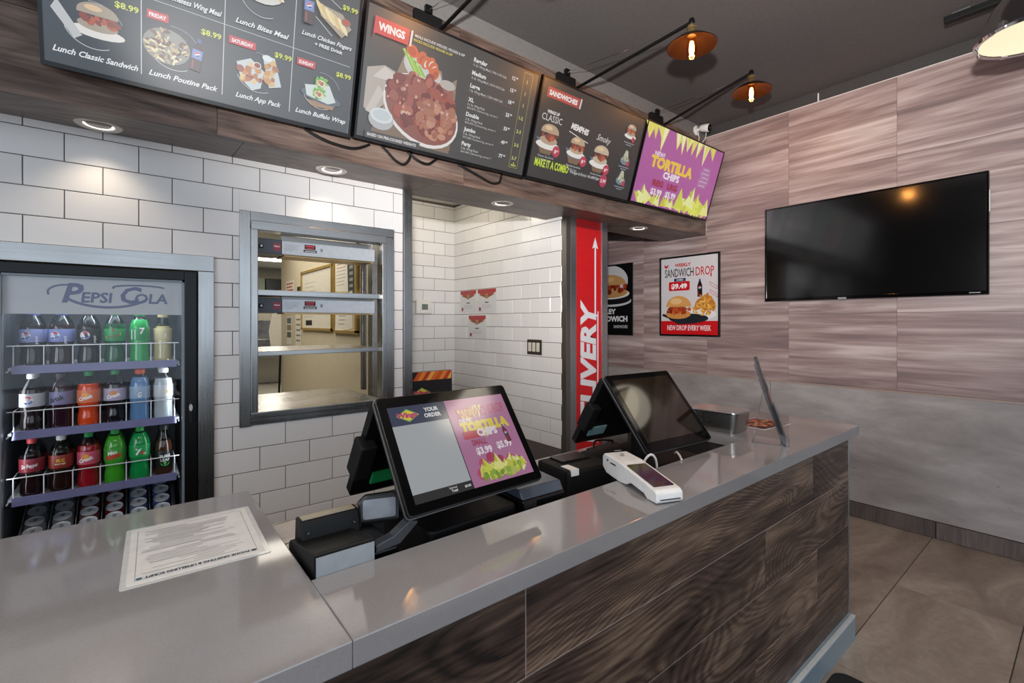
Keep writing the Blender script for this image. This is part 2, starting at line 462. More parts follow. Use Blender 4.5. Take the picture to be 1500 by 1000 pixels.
# partition with the delivery sign, and the hall beyond
wp = struct('wall_partition', MB().box(XA + .005, 2.918, 2.452, 5.4, 0, 2.6), M('#8f8883', .6))
MB().box(XA - .001, XA + .042, 2.438, 2.50, .0, 2.165).build('corner_guard', DSTEEL, wp, bevel=.002)
MB().box(XA + .043, 2.571, 2.440, 2.452, .0, 2.165).build('metal_trim', ALU, wp, bevel=.002)
MB().box(2.856, 2.922, 2.438, 2.50, .0, 2.165).build('corner_guard', ALU, wp, bevel=.002)
struct('wall_hall_end', MB().box(2.918, XR + .1, 5.4, 5.5, 0, 2.6), M('#5a504c', .7))
# kitchen seen through the pass-through
struct('wall_kitchen_side', MB().box(1.672, 1.80, YA + .09, 7.34, 0, 2.6), M('#c9bfa8', .55))
struct('wall_kitchen_end', MB().box(-2.2, 6.5, 12.0, 12.1, 0, 2.6), M('#cfc6b0', .6))
struct('wall_kitchen_left', MB().box(-2.3, -2.2, YB + .1, 12.1, 0, 2.6), M('#c9c0ac', .6))
# right wall: streaked panels above, concrete-look wainscot below
wr = struct('wall_right', MB().box(XR, XR + .1, -3.4, 5.5, 0, ZC), M('#3b3938', .7))
tiling(wr, facing_left(XR, 0, 0), 'wall_panel', PANEL, -5.3, 2.4, .918, 3.03, .6745, .528, -1.542, .918, .0012, half=False, d=.012, ch=.0006)
tiling(wr, facing_left(XR, 0, 0), 'wainscot_panel', WAIN, -5.3, 2.4, .104, .905, 2.44, .9, -1.68, .104, .005, half=False, d=.012, ch=.001)
MB().box(XR - .016, XR, -2.4, 5.3, .904, .918).build('wainscot_trim', M('#a39186', .35), wr, bevel=.001)
MB().box(XR - .013, XR, -2.4, 5.3, 3.029, 3.036).build('panel_edge_trim', M('#c9c2bf', .5), wr)
MB().box(XR - .006, XR, 1.335, 1.343, 3.034, 3.10).build('cable_clip', WHITE, wr)
bb = struct('baseboard_right', MB().box(XR - .016, XR, -2.4, 5.3, 0, .104), M('#383231', .8))
tiling(bb, facing_left(XR - .016, 0, 0), 'baseboard_tile', wood_mat('base_tile', '#4c423f', '#6a5e5a', '#857874', 1, .5, 3, .4), -5.3, 2.4, .002, .104, .91, .2, -.668, -.09, .005, half=False, d=.012)
# the rest of the room, behind and beside the camera
struct('wall_left', MB().box(-3.3, -3.2, -3.4, 12.1, 0, .5).box(-3.3, -3.2, -3.4, 12.1, 2.85, ZC).box(-3.3, -3.2, -3.4, -2.8, .5, 2.85).box(-3.3, -3.2, 1.0, 12.1, .5, 2.85), M('#8d8886', .7))
fw = MB().box(-3.2, XR, -3.5, -3.4, 0, .35).box(-3.2, XR, -3.5, -3.4, 2.85, ZC)
for x in (-3.2, -1.4, .4, 2.2, 3.93): fw.box(x, x + .1, -3.5, -3.4, .35, 2.85)
struct('wall_front', fw, M('#3a3a3b', .5))

# soffit over the counter, clad in wood-look planks
so = MB()
def zb(x, y): return 2.133 + .0065 * x + (0.0262 - .0065 * x) * min(1, max(0, (y - 2.23) / .345))
so.add([(-1.6, 2.25, 2.17), (XR, 2.25, 2.17), (XR, YB, 2.17), (-1.6, YB, 2.17), (-1.6, 2.25, 3.0), (XR, 2.25, 3.0), (XR, YB, 3.0), (-1.6, YB, 3.0)],
       [(0, 3, 2, 1), (4, 5, 6, 7), (0, 1, 5, 4), (2, 3, 7, 6), (0, 4, 7, 3), (1, 2, 6, 5)])
so.box(-1.6, XR, 2.236, YB, 3.0, ZC)
soffit = struct('wall_soffit', so, M('#6f6d6b', .7))
ex = [-1.6, -.83, .37, 1.30, 2.5, 3.07, XR]; rows = [None, 2.42, 2.715, 3.012]
for r in range(3):
    xs = sorted(set([-1.6, XR] + [x + (.0, .55, .25)[r] for x in (-.95, .10, 1.17, 2.40, 3.50) if x + (.0, .55, .25)[r] < XR - .1]))
    if r == 0: xs = [-1.6, -.9, .27, 1.445, 2.645, XR]
    for x0, x1 in zip(xs, xs[1:]):
        x0 += .001; x1 -= .001
        z00 = zb(x0, 2.23) - .001 if r == 0 else rows[r] + .001; z01 = zb(x1, 2.23) - .001 if r == 0 else rows[r] + .001
        z1 = rows[r + 1] - .001
        MB().add([(x0, 2.23, z00), (x1, 2.23, z01), (x1, 2.23, z1), (x0, 2.23, z1), (x0, 2.25, z00), (x1, 2.25, z01), (x1, 2.25, z1), (x0, 2.25, z1)],
                 [(0, 1, 2, 3), (4, 7, 6, 5), (0, 4, 5, 1), (3, 2, 6, 7), (0, 3, 7, 4), (1, 5, 6, 2)]).build('soffit_plank', WOODS, soffit)
for x0, x1 in zip(ex, ex[1:]):
    x0 += .0008; x1 -= .0008; ya, yb = 2.2325, YB if x0 < 1.25 else 2.65
    if x1 > 1.3 and x0 < 1.31: yb = 2.65
    v = []
    for dz in (0, .014):
        v += [(x0, ya, zb(x0, ya) + dz), (x1, ya, zb(x1, ya) + dz), (x1, yb, zb(x1, yb) + dz), (x0, yb, zb(x0, yb) + dz)]
    MB().add(v, [(0, 3, 2, 1), (4, 5, 6, 7), (0, 1, 5, 4), (2, 3, 7, 6), (0, 4, 7, 3), (1, 2, 6, 5)]).build('soffit_plank', WOODS, soffit)
MB().add([(1.3, 2.65, 2.16), (XR, 2.65, 2.16), (XR, 2.66, 2.16), (1.3, 2.66, 2.16), (1.3, 2.65, 2.47), (XR, 2.65, 2.47), (XR, 2.66, 2.47), (1.3, 2.66, 2.47)],
         [(0, 3, 2, 1), (4, 5, 6, 7), (0, 1, 5, 4), (2, 3, 7, 6), (0, 4, 7, 3), (1, 2, 6, 5)]).build('soffit_back_board', M('#cfc9bd', .6), soffit)

# ============================================================ SERVICE COUNTER
CT = .916
sc = thing('service_counter', 'long service counter clad in dark wood-look planks with a pale kick strip', 'counter', loc=(0, 0, 0))
cb = MB(); cb.box(-1.3, 2.44, .712, .872, 0, .872); cb.box(-1.3, .246, .872, 1.45, 0, .872); cb.box(1.912, 2.44, .872, 1.47, 0, .872)
cb.build('carcass', M('#2a2726', .6), sc)
zr = [.0963, .29, .49, .69, .873]; st = [(1.573, .0963), (2.1, .29), (1.643, .49), (2.058, .69)]
for r in range(4):
    x = st[r][0] - 1.46 * 3
    while x < 2.455:
        a, b = max(x, -1.3) + .0013, min(x + 1.46, 2.456) - .0013
        if b - a > .02:
            c = (a + b) / 2; mb = MB(); pad(mb, a - c, b - c, zr[r] + .0013, zr[r + 1] - .0013, .011, .0008)
            o = mb.build('plank', WOODC, sc); o.matrix_local = facing_back(c, .712, 0)
        x += 1.46
MB().box(-1.3, 2.4545, .7028, .7118, .0963, .872).build('joint_grout', M('#b09e96', .8), sc)
for r in range(4):
    mb = MB(); pad(mb, -.36, .37, zr[r] + .001, zr[r + 1] - .001, .011, .0012)
    o = mb.build('plank', WOODC, sc); o.matrix_local = frame((2.442, 1.10, 0), (0, 1, 0), (0, 0, 1))
MB().box(2.4555, 2.461, .697, .706, .0963, .872).build('corner_trim', ALU, sc, bevel=.001)
MB().prism([(.676, 0), (.712, 0), (.712, .103), (.690, .103), (.676, .094)], -1.3, 2.462, Matrix(((0, 0, 1, 0), (1, 0, 0, 0), (0, 1, 0, 0), (0, 0, 0, 1)))).build('kick_strip', M('#7f8f99', .32), sc)
MB().box(-1.3, 2.463, .6745, .691, .0945, .1045).build('kick_lit_edge', M('#b9bcbe', .4), sc, bevel=.002)  # paler colour stands in for light caught on the kick's top chamfer

ct = thing('countertop', 'grey polished quartz countertop around the sunken till well', 'countertop', loc=(0, 0, 0))
mb = MB().prism([(-1.35, .685), (.2524, .685), (.2524, 1.48), (-1.35, 1.48)], CT - .042, CT); mb.build('slab', QUARTZ, ct, bevel=.002)
mb = MB().prism([(.2528, .685), (2.552, .685), (2.552, 1.5), (1.905, 1.5), (1.905, .893), (.2528, .893)], CT - .042, CT); mb.build('slab', QUARTZ, ct, bevel=.002)
wc = thing('work_counter', 'low stainless work surface behind the raised front counter', 'work counter', loc=(0, 0, 0))
MB().box(.258, 1.905, .876, 1.63, .73, .75).build('worktop', STEELH, wc, bevel=.003)
MB().box(.262, 1.90, .88, 1.58, .06, .729).build('cabinet', M('#3a3837', .5), wc)
for x in (.30, 1.86):
    for y in (.92, 1.54): MB().lathe([(.02, 0), (.02, .06)], 12, Matrix.Translation((x, y, 0))).build('foot', BLKM, wc)

# ============================================================ DRINKS FRIDGE (built into the tiled wall)
fg = thing('drinks_fridge', 'glass-door drinks fridge with steel surround built into the white tiles', 'fridge', loc=(0, YB, 0))
FX0, FX1 = -.46, .244
mb = MB(); mb.box(FX0 + .004, FX0 + .08, .03, .60, .08, 1.61); mb.box(FX1 - .06, FX1 - .004, .03, .60, .08, 1.61)
mb.box(FX0 + .08, FX1 - .06, .55, .60, .08, 1.61); mb.box(FX0 + .08, FX1 - .06, .03, .55, .08, .2); mb.box(FX0 + .08, FX1 - .06, .03, .55, 1.575, 1.61)
mb.build('body', M('#4a5058', .45), fg)
MB().box(-.515, .298, -.016, 0, 1.612, 1.683).build('top_trim', STEELH, fg, bevel=.002)
MB().box(.237, .298, -.0165, 0, .0, 1.6115).build('side_trim', STEEL, fg, bevel=.002)
MB().box(-.515, FX0 - .002, -.0165, 0, .0, 1.6115).build('side_trim', STEEL, fg, bevel=.002)
dr = MB(); dr.box(FX0 + .004, -.385, -.012, .03, .1, 1.608); dr.box(.186, .232, -.012, .03, .1, 1.608); dr.box(-.385, .186, -.012, .03, 1.566, 1.608); dr.box(-.385, .186, -.012, .03, .1, .2)
door = dr.build('door', BLK, fg, bevel=.003)
gi = MB(); gi.box(-.385, -.378, -.006, .034, .2, 1.566); gi.box(.178, .186, -.006, .034, .2, 1.566); gi.box(-.385, .186, -.006, .034, 1.558, 1.566)
gi.build('glass_edge', M('#7d858c', .3), door)
MB().box(-.378, .178, .004, .010, .2, 1.558).build('glass_pane', GLASS, door)
MB().prism(rrect(.200, .214, .93, 1.03, .006), -.026, -.012, Matrix(((1, 0, 0, 0), (0, 0, 1, 0), (0, 1, 0, 0), (0, 0, 0, 1)))).build('handle', M('#1c1c1e', .25), door)
a = Art(0, .4); a.ell(.208, 1.0, .007, .016, '#b9bcc0', 12); a.build('lock_badge', door, mat=Matrix.Translation((0, -.0262, 0)) @ facing_back(0, 0, 0))
MB().box(-.36, .16, .10, .13, 1.545, 1.57).build('lamp_tube', M('#f2f6ff', .5, 0, .5, 6.0), fg)
light('fridge_light', 'AREA', (-.10, YB + .07, 1.535), 1.2, (.86, .93, 1), .5, .05, (-.1, YB + .22, .6))
for x_ in (FX0 + .092, FX1 - .072): light('fridge_side_fill', 'AREA', (x_, YB + .042, .85), .6, (.88, .94, 1), .02, 1.2, (-.10, YB + .30, .80))  # added fill so the cans read, no side strips seen
# header behind the glass
hd = Art(0, .5); hd.rect(-.378, 1.413, .556, .145, '#b9bcc0')
NAVY = '#5c6487'
hd.text('P', -.215, 1.462, .078, NAVY, 'L', .03, .25); hd.text('EPSI', -.158, 1.462, .042, NAVY, 'L', .03, .1)
hd.text('C', -.035, 1.462, .07, NAVY, 'L', .03, .25); hd.text('OLA', .012, 1.462, .042, NAVY, 'L', .03, .1)
hd.arc(-.075, 1.520, .15, .078, 215, 330, .010, NAVY); hd.arc(.03, 1.525, .09, .012, 20, 200, .007, NAVY); hd.arc(-.20, 1.50, .055, .03, 60, 200, .007, NAVY)
hd.build('header_print', fg, mat=facing_back(0, .014, 0))
# shelves with white wire fronts and lilac price rails
SZ = [1.206, .952, .696]; LX = [-.312 + .0845 * i for i in range(6)]
for z in SZ:
    sh = MB(); sh.box(-.372, .172, .075, .50, z - .014, z - .004).build('shelf', M('#c9ced4', .4), fg)
    so_ = [c for c in fg.children if c.name.startswith('shelf')][-1]
    MB().box(-.358, .160, .046, .058, z - .026, z + .006).build('price_rail', M('#77779f', .35), so_)
    wr2 = MB(); wr2.tube([(-.372, .052, z + .082), (.170, .052, z + .082)], .0022, 6)
    for i in range(7): 
        x = -.354 + .0845 * i; wr2.tube([(x, .052, z - .02), (x, .052, z + .082), ], .0022, 6); wr2.tube([(x, .052, z + .082), (x, .16, z + .082)], .0018, 5)
    wr2.tube([(-.372, .055, z - .018), (-.372, .48, z - .018)], .003, 6); wr2.tube([(.170, .055, z - .018), (.170, .48, z - .018)], .003, 6)
    wr2.build('wire_front', M('#d9dcdf', .35), so_)
sl = MB(); R_ = Matrix.Translation((0, .075, .385)) @ Matrix.Rotation(math.radians(20), 4, 'X')
sl.box(-.372, .172, 0, .44, -.012, -.002, R_); sl.box(-.372, .172, -.012, 0, -.02, .03, R_)
so_ = sl.build('sloped_shelf', M('#c9ced4', .4), fg)
dv = MB()
for i in range(7): dv.box(-.356 + .0845 * i, -.354 + .0845 * i, 0, .43, 0, .09, R_)
dv.build('lane_divider', M('#c9ced4', .35), so_)
R_ = Matrix.Translation((0, YB, 0)) @ R_

# ------------------------------------------------------------ bottles
PROF = {'curvy': [(.0, 0), (.028, .0), (.034, .006), (.0355, .02), (.0345, .045), (.031, .066), (.0335, .085), (.0362, .098), (.0368, .150), (.0345, .166), (.028, .184), (.019, .200), (.0145, .208), (.0135, .216)],
        'straight': [(0, 0), (.030, 0), (.0345, .006), (.035, .03), (.0335, .06), (.035, .09), (.0355, .15), (.033, .168), (.026, .186), (.019, .196), (.0165, .206), (.0165, .214)],
        'tea': [(0, 0), (.030, 0), (.0335, .006), (.0340, .02), (.0335, .11), (.031, .135), (.024, .160), (.0185, .180), (.0165, .200), (.0165, .21)]}
def glassy(name, col, rough=.06):
    t = NT(name); t.b.inputs['Coat Weight'].default_value = .6; t.b.inputs['Coat Roughness'].default_value = .03
    return t.out(col, rough, 0, .6)
def clearish(name, tint):
    return glass_mat(name, lin(tint), .3)
LQ = {}
def liquid(c):
    if c not in LQ: LQ[c] = glassy('liquid_' + str(len(LQ)), c)
    return LQ[c]
CLEARP = clearish('clear_plastic', '#c9cfd2')
def globe(a, x, y, r):
    a.ell(x, y, r, r, '#e8e8ea', 20); a.ell(x, y, r * .92, r * .92, '#e8e8ea', 20)
    a.poly([(x + r * .92 * math.cos(math.radians(t)), y + r * .92 * math.sin(math.radians(t))) for t in range(15, 200, 12)] + [(x - r * .3, y + r * .15), (x + r * .35, y + r * .42)], '#c8303a')
    a.poly([(x + r * .92 * math.cos(math.radians(t)), y + r * .92 * math.sin(math.radians(t))) for t in range(205, 365, 12)] + [(x + r * .3, y - r * .15), (x - r * .3, y - r * .42)], '#2f4f96')
def lab_pepsi(bg, fgc):
    def f(a, z0, z1):
        a.rect(-.06, z0, .12, z1 - z0, bg); globe(a, -.012, (z0 + z1) / 2, .0165); a.text('pepsi', .024, z0 + .008, .011, fgc, 'C', .02, 0, None, PI / 2)
    return f
def lab_word(bg, bands, words):
    def f(a, z0, z1):
        a.rect(-.06, z0, .12, z1 - z0, bg)
        for (p, q, c) in bands: a.rect(-.06, z0 + (z1 - z0) * p, .12, (z1 - z0) * (q - p), c)
        for (t, x, y, h, c, rot) in words: a.text(t, x, z0 + (z1 - z0) * y, h, c, 'C', .03, .15, min(.05, .62 * h * len(t)), rot)
    return f
def crush(bg, fruit):
    def f(a, z0, z1):
        a.rect(-.06, z0, .12, z1 - z0, bg); a.ell(-.004, (z0 + z1) / 2 + .006, .013, .011, fruit); a.text('Crush', -.002, z0 + .014, .014, '#f2f0ee', 'C', .05, .2, None, .3)
    return f
def lab_green(a, z0, z1):
    a.rect(-.06, z0, .12, z1 - z0, '#1f8a4a'); a.rect(-.034, z0 + .004, .018, z1 - z0 - .008, '#c9dcd2'); a.text('7', .008, z0 + .03, .026, '#e8efe9', 'C', .04, 0, None); 
def lab_seven(a, z0, z1):
    a.rect(-.06, z0, .12, z1 - z0, '#1f9a50'); a.text('7', -.006, z0 + .012, .026, '#eef2ee', 'C', .05, .1); a.ell(.008, z0 + .018, .007, .007, '#c33134'); a.text('up', .016, z0 + .012, .009, '#eef2ee', 'C', .02)
def lab_schw(a, z0, z1):
    a.rect(-.06, z0, .12, z1 - z0, '#2d8a4c'); a.poly([(-.026, z0 + .010), (.024, z0 + .022), (.026, z0 + .036), (-.026, z0 + .022)], '#d8c24a'); a.text('Schweppes', 0, z0 + .018, .007, '#a3302c', 'C', .02, .1, .044, .22); a.ell(0, z1 - .007, .005, .004, '#b33a35')
def lab_dew(a, z0, z1):
    a.rect(-.06, z0, .12, z1 - z0, '#3f9a34'); a.poly([(-.03, z0 + .006), (.03, z0 + .018), (.028, z1 - .004), (-.028, z1 - .016)], '#1f4f2a')
    a.text('Mtn', -.004, z0 + .027, .015, '#dfe8dc', 'C', .05, .2, None, .2); a.text('DEW', .002, z0 + .009, .017, '#d5302f', 'C', .06, .2, None, .2)
def lab_leaf(a, z0, z1):
    a.rect(-.055, z0, .11, z1 - z0, '#121412'); a.rect(-.055, z1 - .012, .11, .008, '#cfc35a'); a.text('PURE', 0, z1 - .030, .013, '#d9dadb', 'C', .03); a.text('LEAF', 0, z1 - .046, .012, '#d9dadb', 'C', .03)
    a.poly([(0, z0 + .006), (-.018, z0 + .024), (-.014, z0 + .012)], '#4a9a48'); a.poly([(0, z0 + .006), (.018, z0 + .024), (.014, z0 + .012)], '#4a9a48'); a.poly([(0, z0 + .006), (-.007, z0 + .026), (.005, z0 + .026)], '#5bb457')
def make_bottle(kind, liq, cap, label, fill=.19, z0=.098, z1=.150, capr=.0145, clear_neck=True):
    root = bpy.data.objects.new('soda_bottle', None); COL.objects.link(root); root.empty_display_size = .03
    pr = PROF[kind]; low = [p for p in pr if p[1] <= fill] ; hi = [p for p in pr if p[1] > fill]
    top = pr[-1][1]
    # interpolate the fill line
    for p, q in zip(pr, pr[1:]):
        if p[1] <= fill < q[1]:
            t = (fill - p[1]) / (q[1] - p[1]); m_ = (p[0] + (q[0] - p[0]) * t, fill)
            low = low + [m_]; hi = [m_] + hi; break
    MB().lathe(low, 20).build('body', liquid(liq), root, smooth=True)
    if hi: MB().lathe(hi, 20, None, False).build('neck', CLEARP if clear_neck else liquid(liq), root, smooth=True)
    MB().lathe([(capr, top - .010), (capr + .0008, top - .006), (capr + .0008, top + .008), (capr - .001, top + .010)], 20).build('cap', M(cap, .4), root, smooth=True)
    R0 = max(p[0] for p in pr if z0 <= p[1] <= z1 + .001) if any(z0 <= p[1] <= z1 for p in pr) else .036
    MB().lathe([(R0 + .0003, z0), (R0 + .0006, z0 + .001), (R0 + .0006, z1 - .001), (R0 + .0003, z1)], 24, None, False).build('label', M({'n': '#888888'}.get(label[0], label[0]), .35), root, smooth=True)
    a = Art(0, .35); label[1](a, z0, z1); a.build('label_print', root, bend=R0 + .0008)
    return root
G1 = 'soda bottles on the top fridge shelf'; G2 = 'soda bottles on the middle fridge shelf'; G3 = 'soda bottles on the bottom fridge shelf'
BOT = [
 [('curvy', '#1f1b1c', '#4a5ea6', ('#8a93c4', lab_pepsi('#8a93c4', '#d8dcea')), 'cola bottle with a pale blue label', .17),
  ('curvy', '#2a1517', '#4a5ea6', ('#7f8bc2', lab_pepsi('#7f8bc2', '#d8dcea')), 'dark red cola bottle with a blue label', .17),
  ('curvy', '#141314', '#141416', ('#1b1b1d', lab_pepsi('#1b1b1d', '#d8d8da')), 'cola bottle with a black label', .17),
  ('curvy', '#0d4f2c', '#2c8a4c', ('#2d8a4c', lab_schw), 'dark green bottle with a yellow banner label', .17),
  ('straight', '#169a4c', '#1f8a4a', ('#1f8a4a', lab_green), 'bright green bottle with a tall pale stripe', .19),
  ('tea', '#b3a878', '#c9b98a', ('#c9bd93', lab_word('#c9bd93', [], [('A', .006, .2, .022, '#e8e0c8', 0)])), 'pale straw-coloured bottle', .16)],
 [('curvy', '#231d1e', '#e4e4e6', ('#b9bcc4', lambda a, z0, z1: (a.rect(-.06, z0, .12, z1 - z0, '#b9bcc4'), globe(a, -.002, (z0 + z1) / 2, .017))), 'cola bottle with silver label and white cap', .165),
  ('straight', '#2a1520', '#3a2028', ('#77709c', lab_word('#77709c', [(.0, .42, '#d9cf62')], [('Brisk', -.008, .30, .019, '#141414', .35)])), 'dark bottle with lilac and yellow label', .19),
  ('curvy', '#d4481f', '#2e9a52', ('#e2703a', crush('#e2703a', '#f0a040')), 'orange soda bottle with green cap', .175),
  ('curvy', '#151216', '#2e9a52', ('#aaa0bc', crush('#aaa0bc', '#d98a4a')), 'dark soda bottle with lavender label and green cap', .165),
  ('straight', '#5f86b0', '#d4552a', ('#8fa8c4', lab_word('#8fa8c4', [(.62, 1., '#d98a6a')], [('G', .004, .12, .022, '#eef0f4', 0)])), 'blue sports drink bottle with orange cap', .19),
  ('straight', '#aab4ba', '#e4e6e8', ('#c9cdd0', lab_word('#c9cdd0', [], [('A', .016, .3, .016, '#d8c250', 0)])), 'clear water bottle with white cap', .18)],
 [('curvy', '#1f1013', '#c8434c', ('#8a2f3c', lab_word('#8a2f3c', [(.9, 1., '#b9858c')], [('Dr Pepper', 0, .35, .015, '#e8dcdc', .12)])), 'dark soda bottle with maroon label and red cap', .165),
  ('curvy', '#22120f', '#dfe0e0', ('#8d3328', lab_word('#8d3328', [(.0, .22, '#c9a06a')], [('MUG', -.002, .48, .014, '#e2b04a', 0), ('ROOT BEER', -.002, .28, .006, '#ecdcc0', 0)])), 'root beer bottle with white cap', .165),
  ('curvy', '#8f1420', '#2e9a52', ('#c9586e', crush('#c9586e', '#e8a04a')), 'red soda bottle with pink label and green cap', .175),
  ('curvy', '#3c9a26', '#35a04c', ('#3f9a34', lab_dew), 'lime green soda bottle with diagonal label', .2),
  ('curvy', '#128a44', '#35a04c', ('#1f9a50', lab_seven), 'emerald green soda bottle', .2),
  ('tea', '#3a2214', '#1c1c1e', ('#121412', lab_leaf), 'tea bottle with black label', .155)]]
def put(o, loc, rz, label, group, name=None):
    o.location = loc; o.rotation_euler = (0, 0, rz); tag(o, label, 'bottle', group); return o
rowname = ['top shelf', 'middle shelf', 'bottom shelf']
for r in range(3):
    for i, (k, lq, cp, lb, desc, fl_) in enumerate(BOT[r]):
        leaf = k == 'tea' and r == 2
        b = make_bottle(k, lq, cp, lb, fl_, .098 if not leaf else .035, .150 if not leaf else .110, .0145 if k == 'curvy' else .018)
        rz = random.uniform(-.15, .15)
        put(b, (LX[i] + .004, YB + .098, SZ[r] - .003), rz + math.atan2(-LX[i], 2.6) * -.3, desc + ', front of ' + rowname[r], (G1, G2, G3)[r])
        b2 = copy_tree(b); b2.location.y += .076
        tag(b2, desc + ', behind its match on ' + rowname[r], 'bottle', (G1, G2, G3)[r])
# ------------------------------------------------------------ cans on the sloped shelf
def make_can(body, accent):
    root = bpy.data.objects.new('soda_can', None); COL.objects.link(root); root.empty_display_size = .03
    MB().lathe([(.024, 0), (.026, .003), (.033, .012), (.033, .108), (.0295, .116)], 20, None, False).build('body', M(body, .22, .6), root, smooth=True)
    MB().lathe([(.0285, .1165), (.0305, .1195), (.0300, .1215), (.0275, .1205), (.0255, .1180), (.0, .1180)], 20).build('lid', M('#d8dde4', .3, .15), root, smooth=True)
    MB().prism(rrect(-.006, .006, -.004, .016, .005, 3), .1182, .1196).build('pull_tab', M('#a9adb3', .3, .3), root)
    if accent:
        a = Art(0, .3); globe(a, 0, .066, .017) if accent == 'globe' else a.rect(-.03, .03, .06, .05, accent); a.build('can_print', root, bend=.0335)
    return root
CANS = [('#b4b8bd', None, 'silver can'), ('#bfc2c6', 'globe', 'silver can with red round badge'), ('#9a6a6e', '#b4363c', 'red and silver can'), ('#8f2830', '#b4363c', 'dark red can'), ('#7d8cba', '#5a6cae', 'pale blue can'), ('#5f70ae', '#44579e', 'blue can')]
for i, (c, ac, d) in enumerate(CANS):
    first = make_can(c, ac)
    for k in range(5):
        o = first if k == 0 else copy_tree(first)
        o.matrix_world = R_ @ Matrix.Translation((LX[i] + .001, .036 + .0685 * k, 0))
        tag(o, '%s, %s in the can lane %s' % (d, ('foremost', 'second', 'third', 'fourth', 'rearmost')[k], ('at the left end', 'next to the left end', 'left of centre', 'right of centre', 'next to the right end', 'at the right end')[i]), 'can', 'soda cans on the sloped fridge shelf')

# ============================================================ PASS-THROUGH WINDOW
pw = thing('window_1', 'steel-framed pass-through window with heated shelves in the white tiled wall', 'pass-through', loc=(0, YB, 0), kind='structure')
MB().box(.400, .447, -.016, 0, .880, 1.914).build('frame_side', STEEL, pw, bevel=.002)
MB().box(1.130, 1.185, -.014, 0, .929, 1.867).build('frame_side', STEEL, pw, bevel=.002)
MB().box(.448, 1.185, -.014, 0, 1.868, 1.914).build('frame_top', STEELH, pw, bevel=.002)
MB().box(.448, 1.185, -.014, 0, .884, .928).build('frame_bottom', STEELH, pw, bevel=.002)
MB().box(.448, .478, -.026, .05, .932, 1.862).build('inner_post', STEEL, pw, bevel=.003)
MB().box(1.108, 1.134, -.026, .05, .932, 1.862).build('inner_post', STEEL, pw, bevel=.003)
MB().box(.448, 1.134, -.028, .05, 1.826, 1.870).build('inner_head', STEELH, pw, bevel=.003)
MB().box(.448, 1.134, -.028, .06, .918, .946).build('sill', STEELH, pw, bevel=.003)
MB().box(.478, 1.108, .05, .62, .93, .944).build('bottom_shelf', STEELH, pw)
MB().box(.478, 1.108, -.004, .50, 1.216, 1.238).build('shelf', STEELH, pw, bevel=.002)
MB().box(.478, 1.108, -.004, .50, 1.512, 1.540).build('shelf', STEELH, pw, bevel=.002)
for x in (.430, 1.165):
    MB().box(x, x + .028, .42, .45, .944, 1.826).build('rear_post', STEEL, pw, bevel=.002)
for zt, tier in ((1.795, 'upper'), (1.500, 'lower')):
    h = thing('food_warmer', '%s heat strip with dark control box in the pass-through window' % tier, 'heater', 'heat strips in the pass-through window', loc=(0, YB, 0))
    MB().box(.597, 1.085, .03, .22, zt - .070, zt).build('housing', M('#bcbfc4', .3, .2), h, bevel=.003)
    MB().box(.480, .5955, .025, .22, zt - .072, zt + .002).build('control_box', M('#3f444e', .4), h, bevel=.003)
    MB().lathe([(.011, 0), (.011, .006), (.008, .010)], 16, frame((.500, .025, zt - .038), (1, 0, 0), (0, 0, 1))).build('knob', BLK, h, smooth=True)
    a = Art(0, .5); a.ell(.500, zt - .038, .006, .006, '#d8d8da', 14); a.build('knob_dial', h, mat=facing_back(0, .0248, 0) @ Matrix.Translation((0, 0, .0101))); a = Art(0, .5)
    a.rrect(.555, zt - .054, .034, .036, .004, '#8d3040'); a.text('Hatco', .572, zt - .036, .008, '#f0e8ea', 'C', .02)
    a.build('control_print', h, mat=facing_back(0, .0248, 0))
    a = Art(0, .5); a.rrect(.705, zt - .034, .055, .024, .003, '#1c1718'); a.rect(.710, zt - .021, .044, .007, '#c83a40'); a.rect(.712, zt - .030, .040, .004, '#c83a40')
    a.rect(.700, zt - .050, .066, .013, '#23252a'); a.rect(.706, zt - .047, .054, .005, '#b8b8ba')
    for q in range(4): a.rect(.608, zt - .022 - .009 * q, (.07, .06, .066, .04)[q], .0018, '#8c8f95')
    a.rect(.785, zt - .040, .012, .016, '#7d828a'); a.build('warning_label', h, mat=facing_back(0, .0297, 0))
    MB().box(.61, 1.08, .05, .20, zt - .076, zt - .0705).build('reflector', BRASS, h)
    MB().box(.60, 1.08, .06, .075, zt + .0005, zt + (.03 if tier == 'upper' else .012)).build('hanger', DSTEEL, h)
# kitchen beyond: boards and notices on the side wall, cabinet, sink, lamp
def on_left(name, label, cat, y, z, group=None, x=1.672): return thing(name, label, cat, group, facing_left(x, y, z))
KW = 1.670
wbd = on_left('whiteboard', 'small gold-framed whiteboard on the cream kitchen wall', 'whiteboard', 5.67, 1.645, x=KW)
MB().box(-.555, .555, -.33, .33, 0, .012).build('board', M('#d9d5c8', .3), wbd)
fm = MB()
for q in ((-.58, -.55, -.355, .355), (.55, .58, -.355, .355), (-.58, .58, .33, .358), (-.58, .58, -.358, -.33)): fm.box(q[0], q[1], q[2], q[3], 0, .025)
fm.build('frame', M('#b79a5a', .4, .5), wbd)
a = Art(); 
for q in range(9): a.rect(-.45, .2 - q * .05, .3 + .2 * random.random(), .008, '#b9b4a8')
a.rect(-.4, -.30, .25, .06, '#1e1c1a'); a.build('writing', wbd, mat=Matrix.Translation((0, 0, .012)))
nb = on_left('notice_board', 'gold-framed notice board with papers hanging askew in the kitchen', 'notice board', 4.72, 1.70, x=KW)
MB().box(-.30, .30, -.40, .40, 0, .012).build('board', M('#c9b58a', .8), nb)
fm = MB()
for q in ((-.325, -.30, -.42, .42), (.30, .345, -.42, .42), (-.325, .345, .40, .43), (-.325, .345, -.43, -.40)): fm.box(q[0], q[1], q[2], q[3], 0, .028)
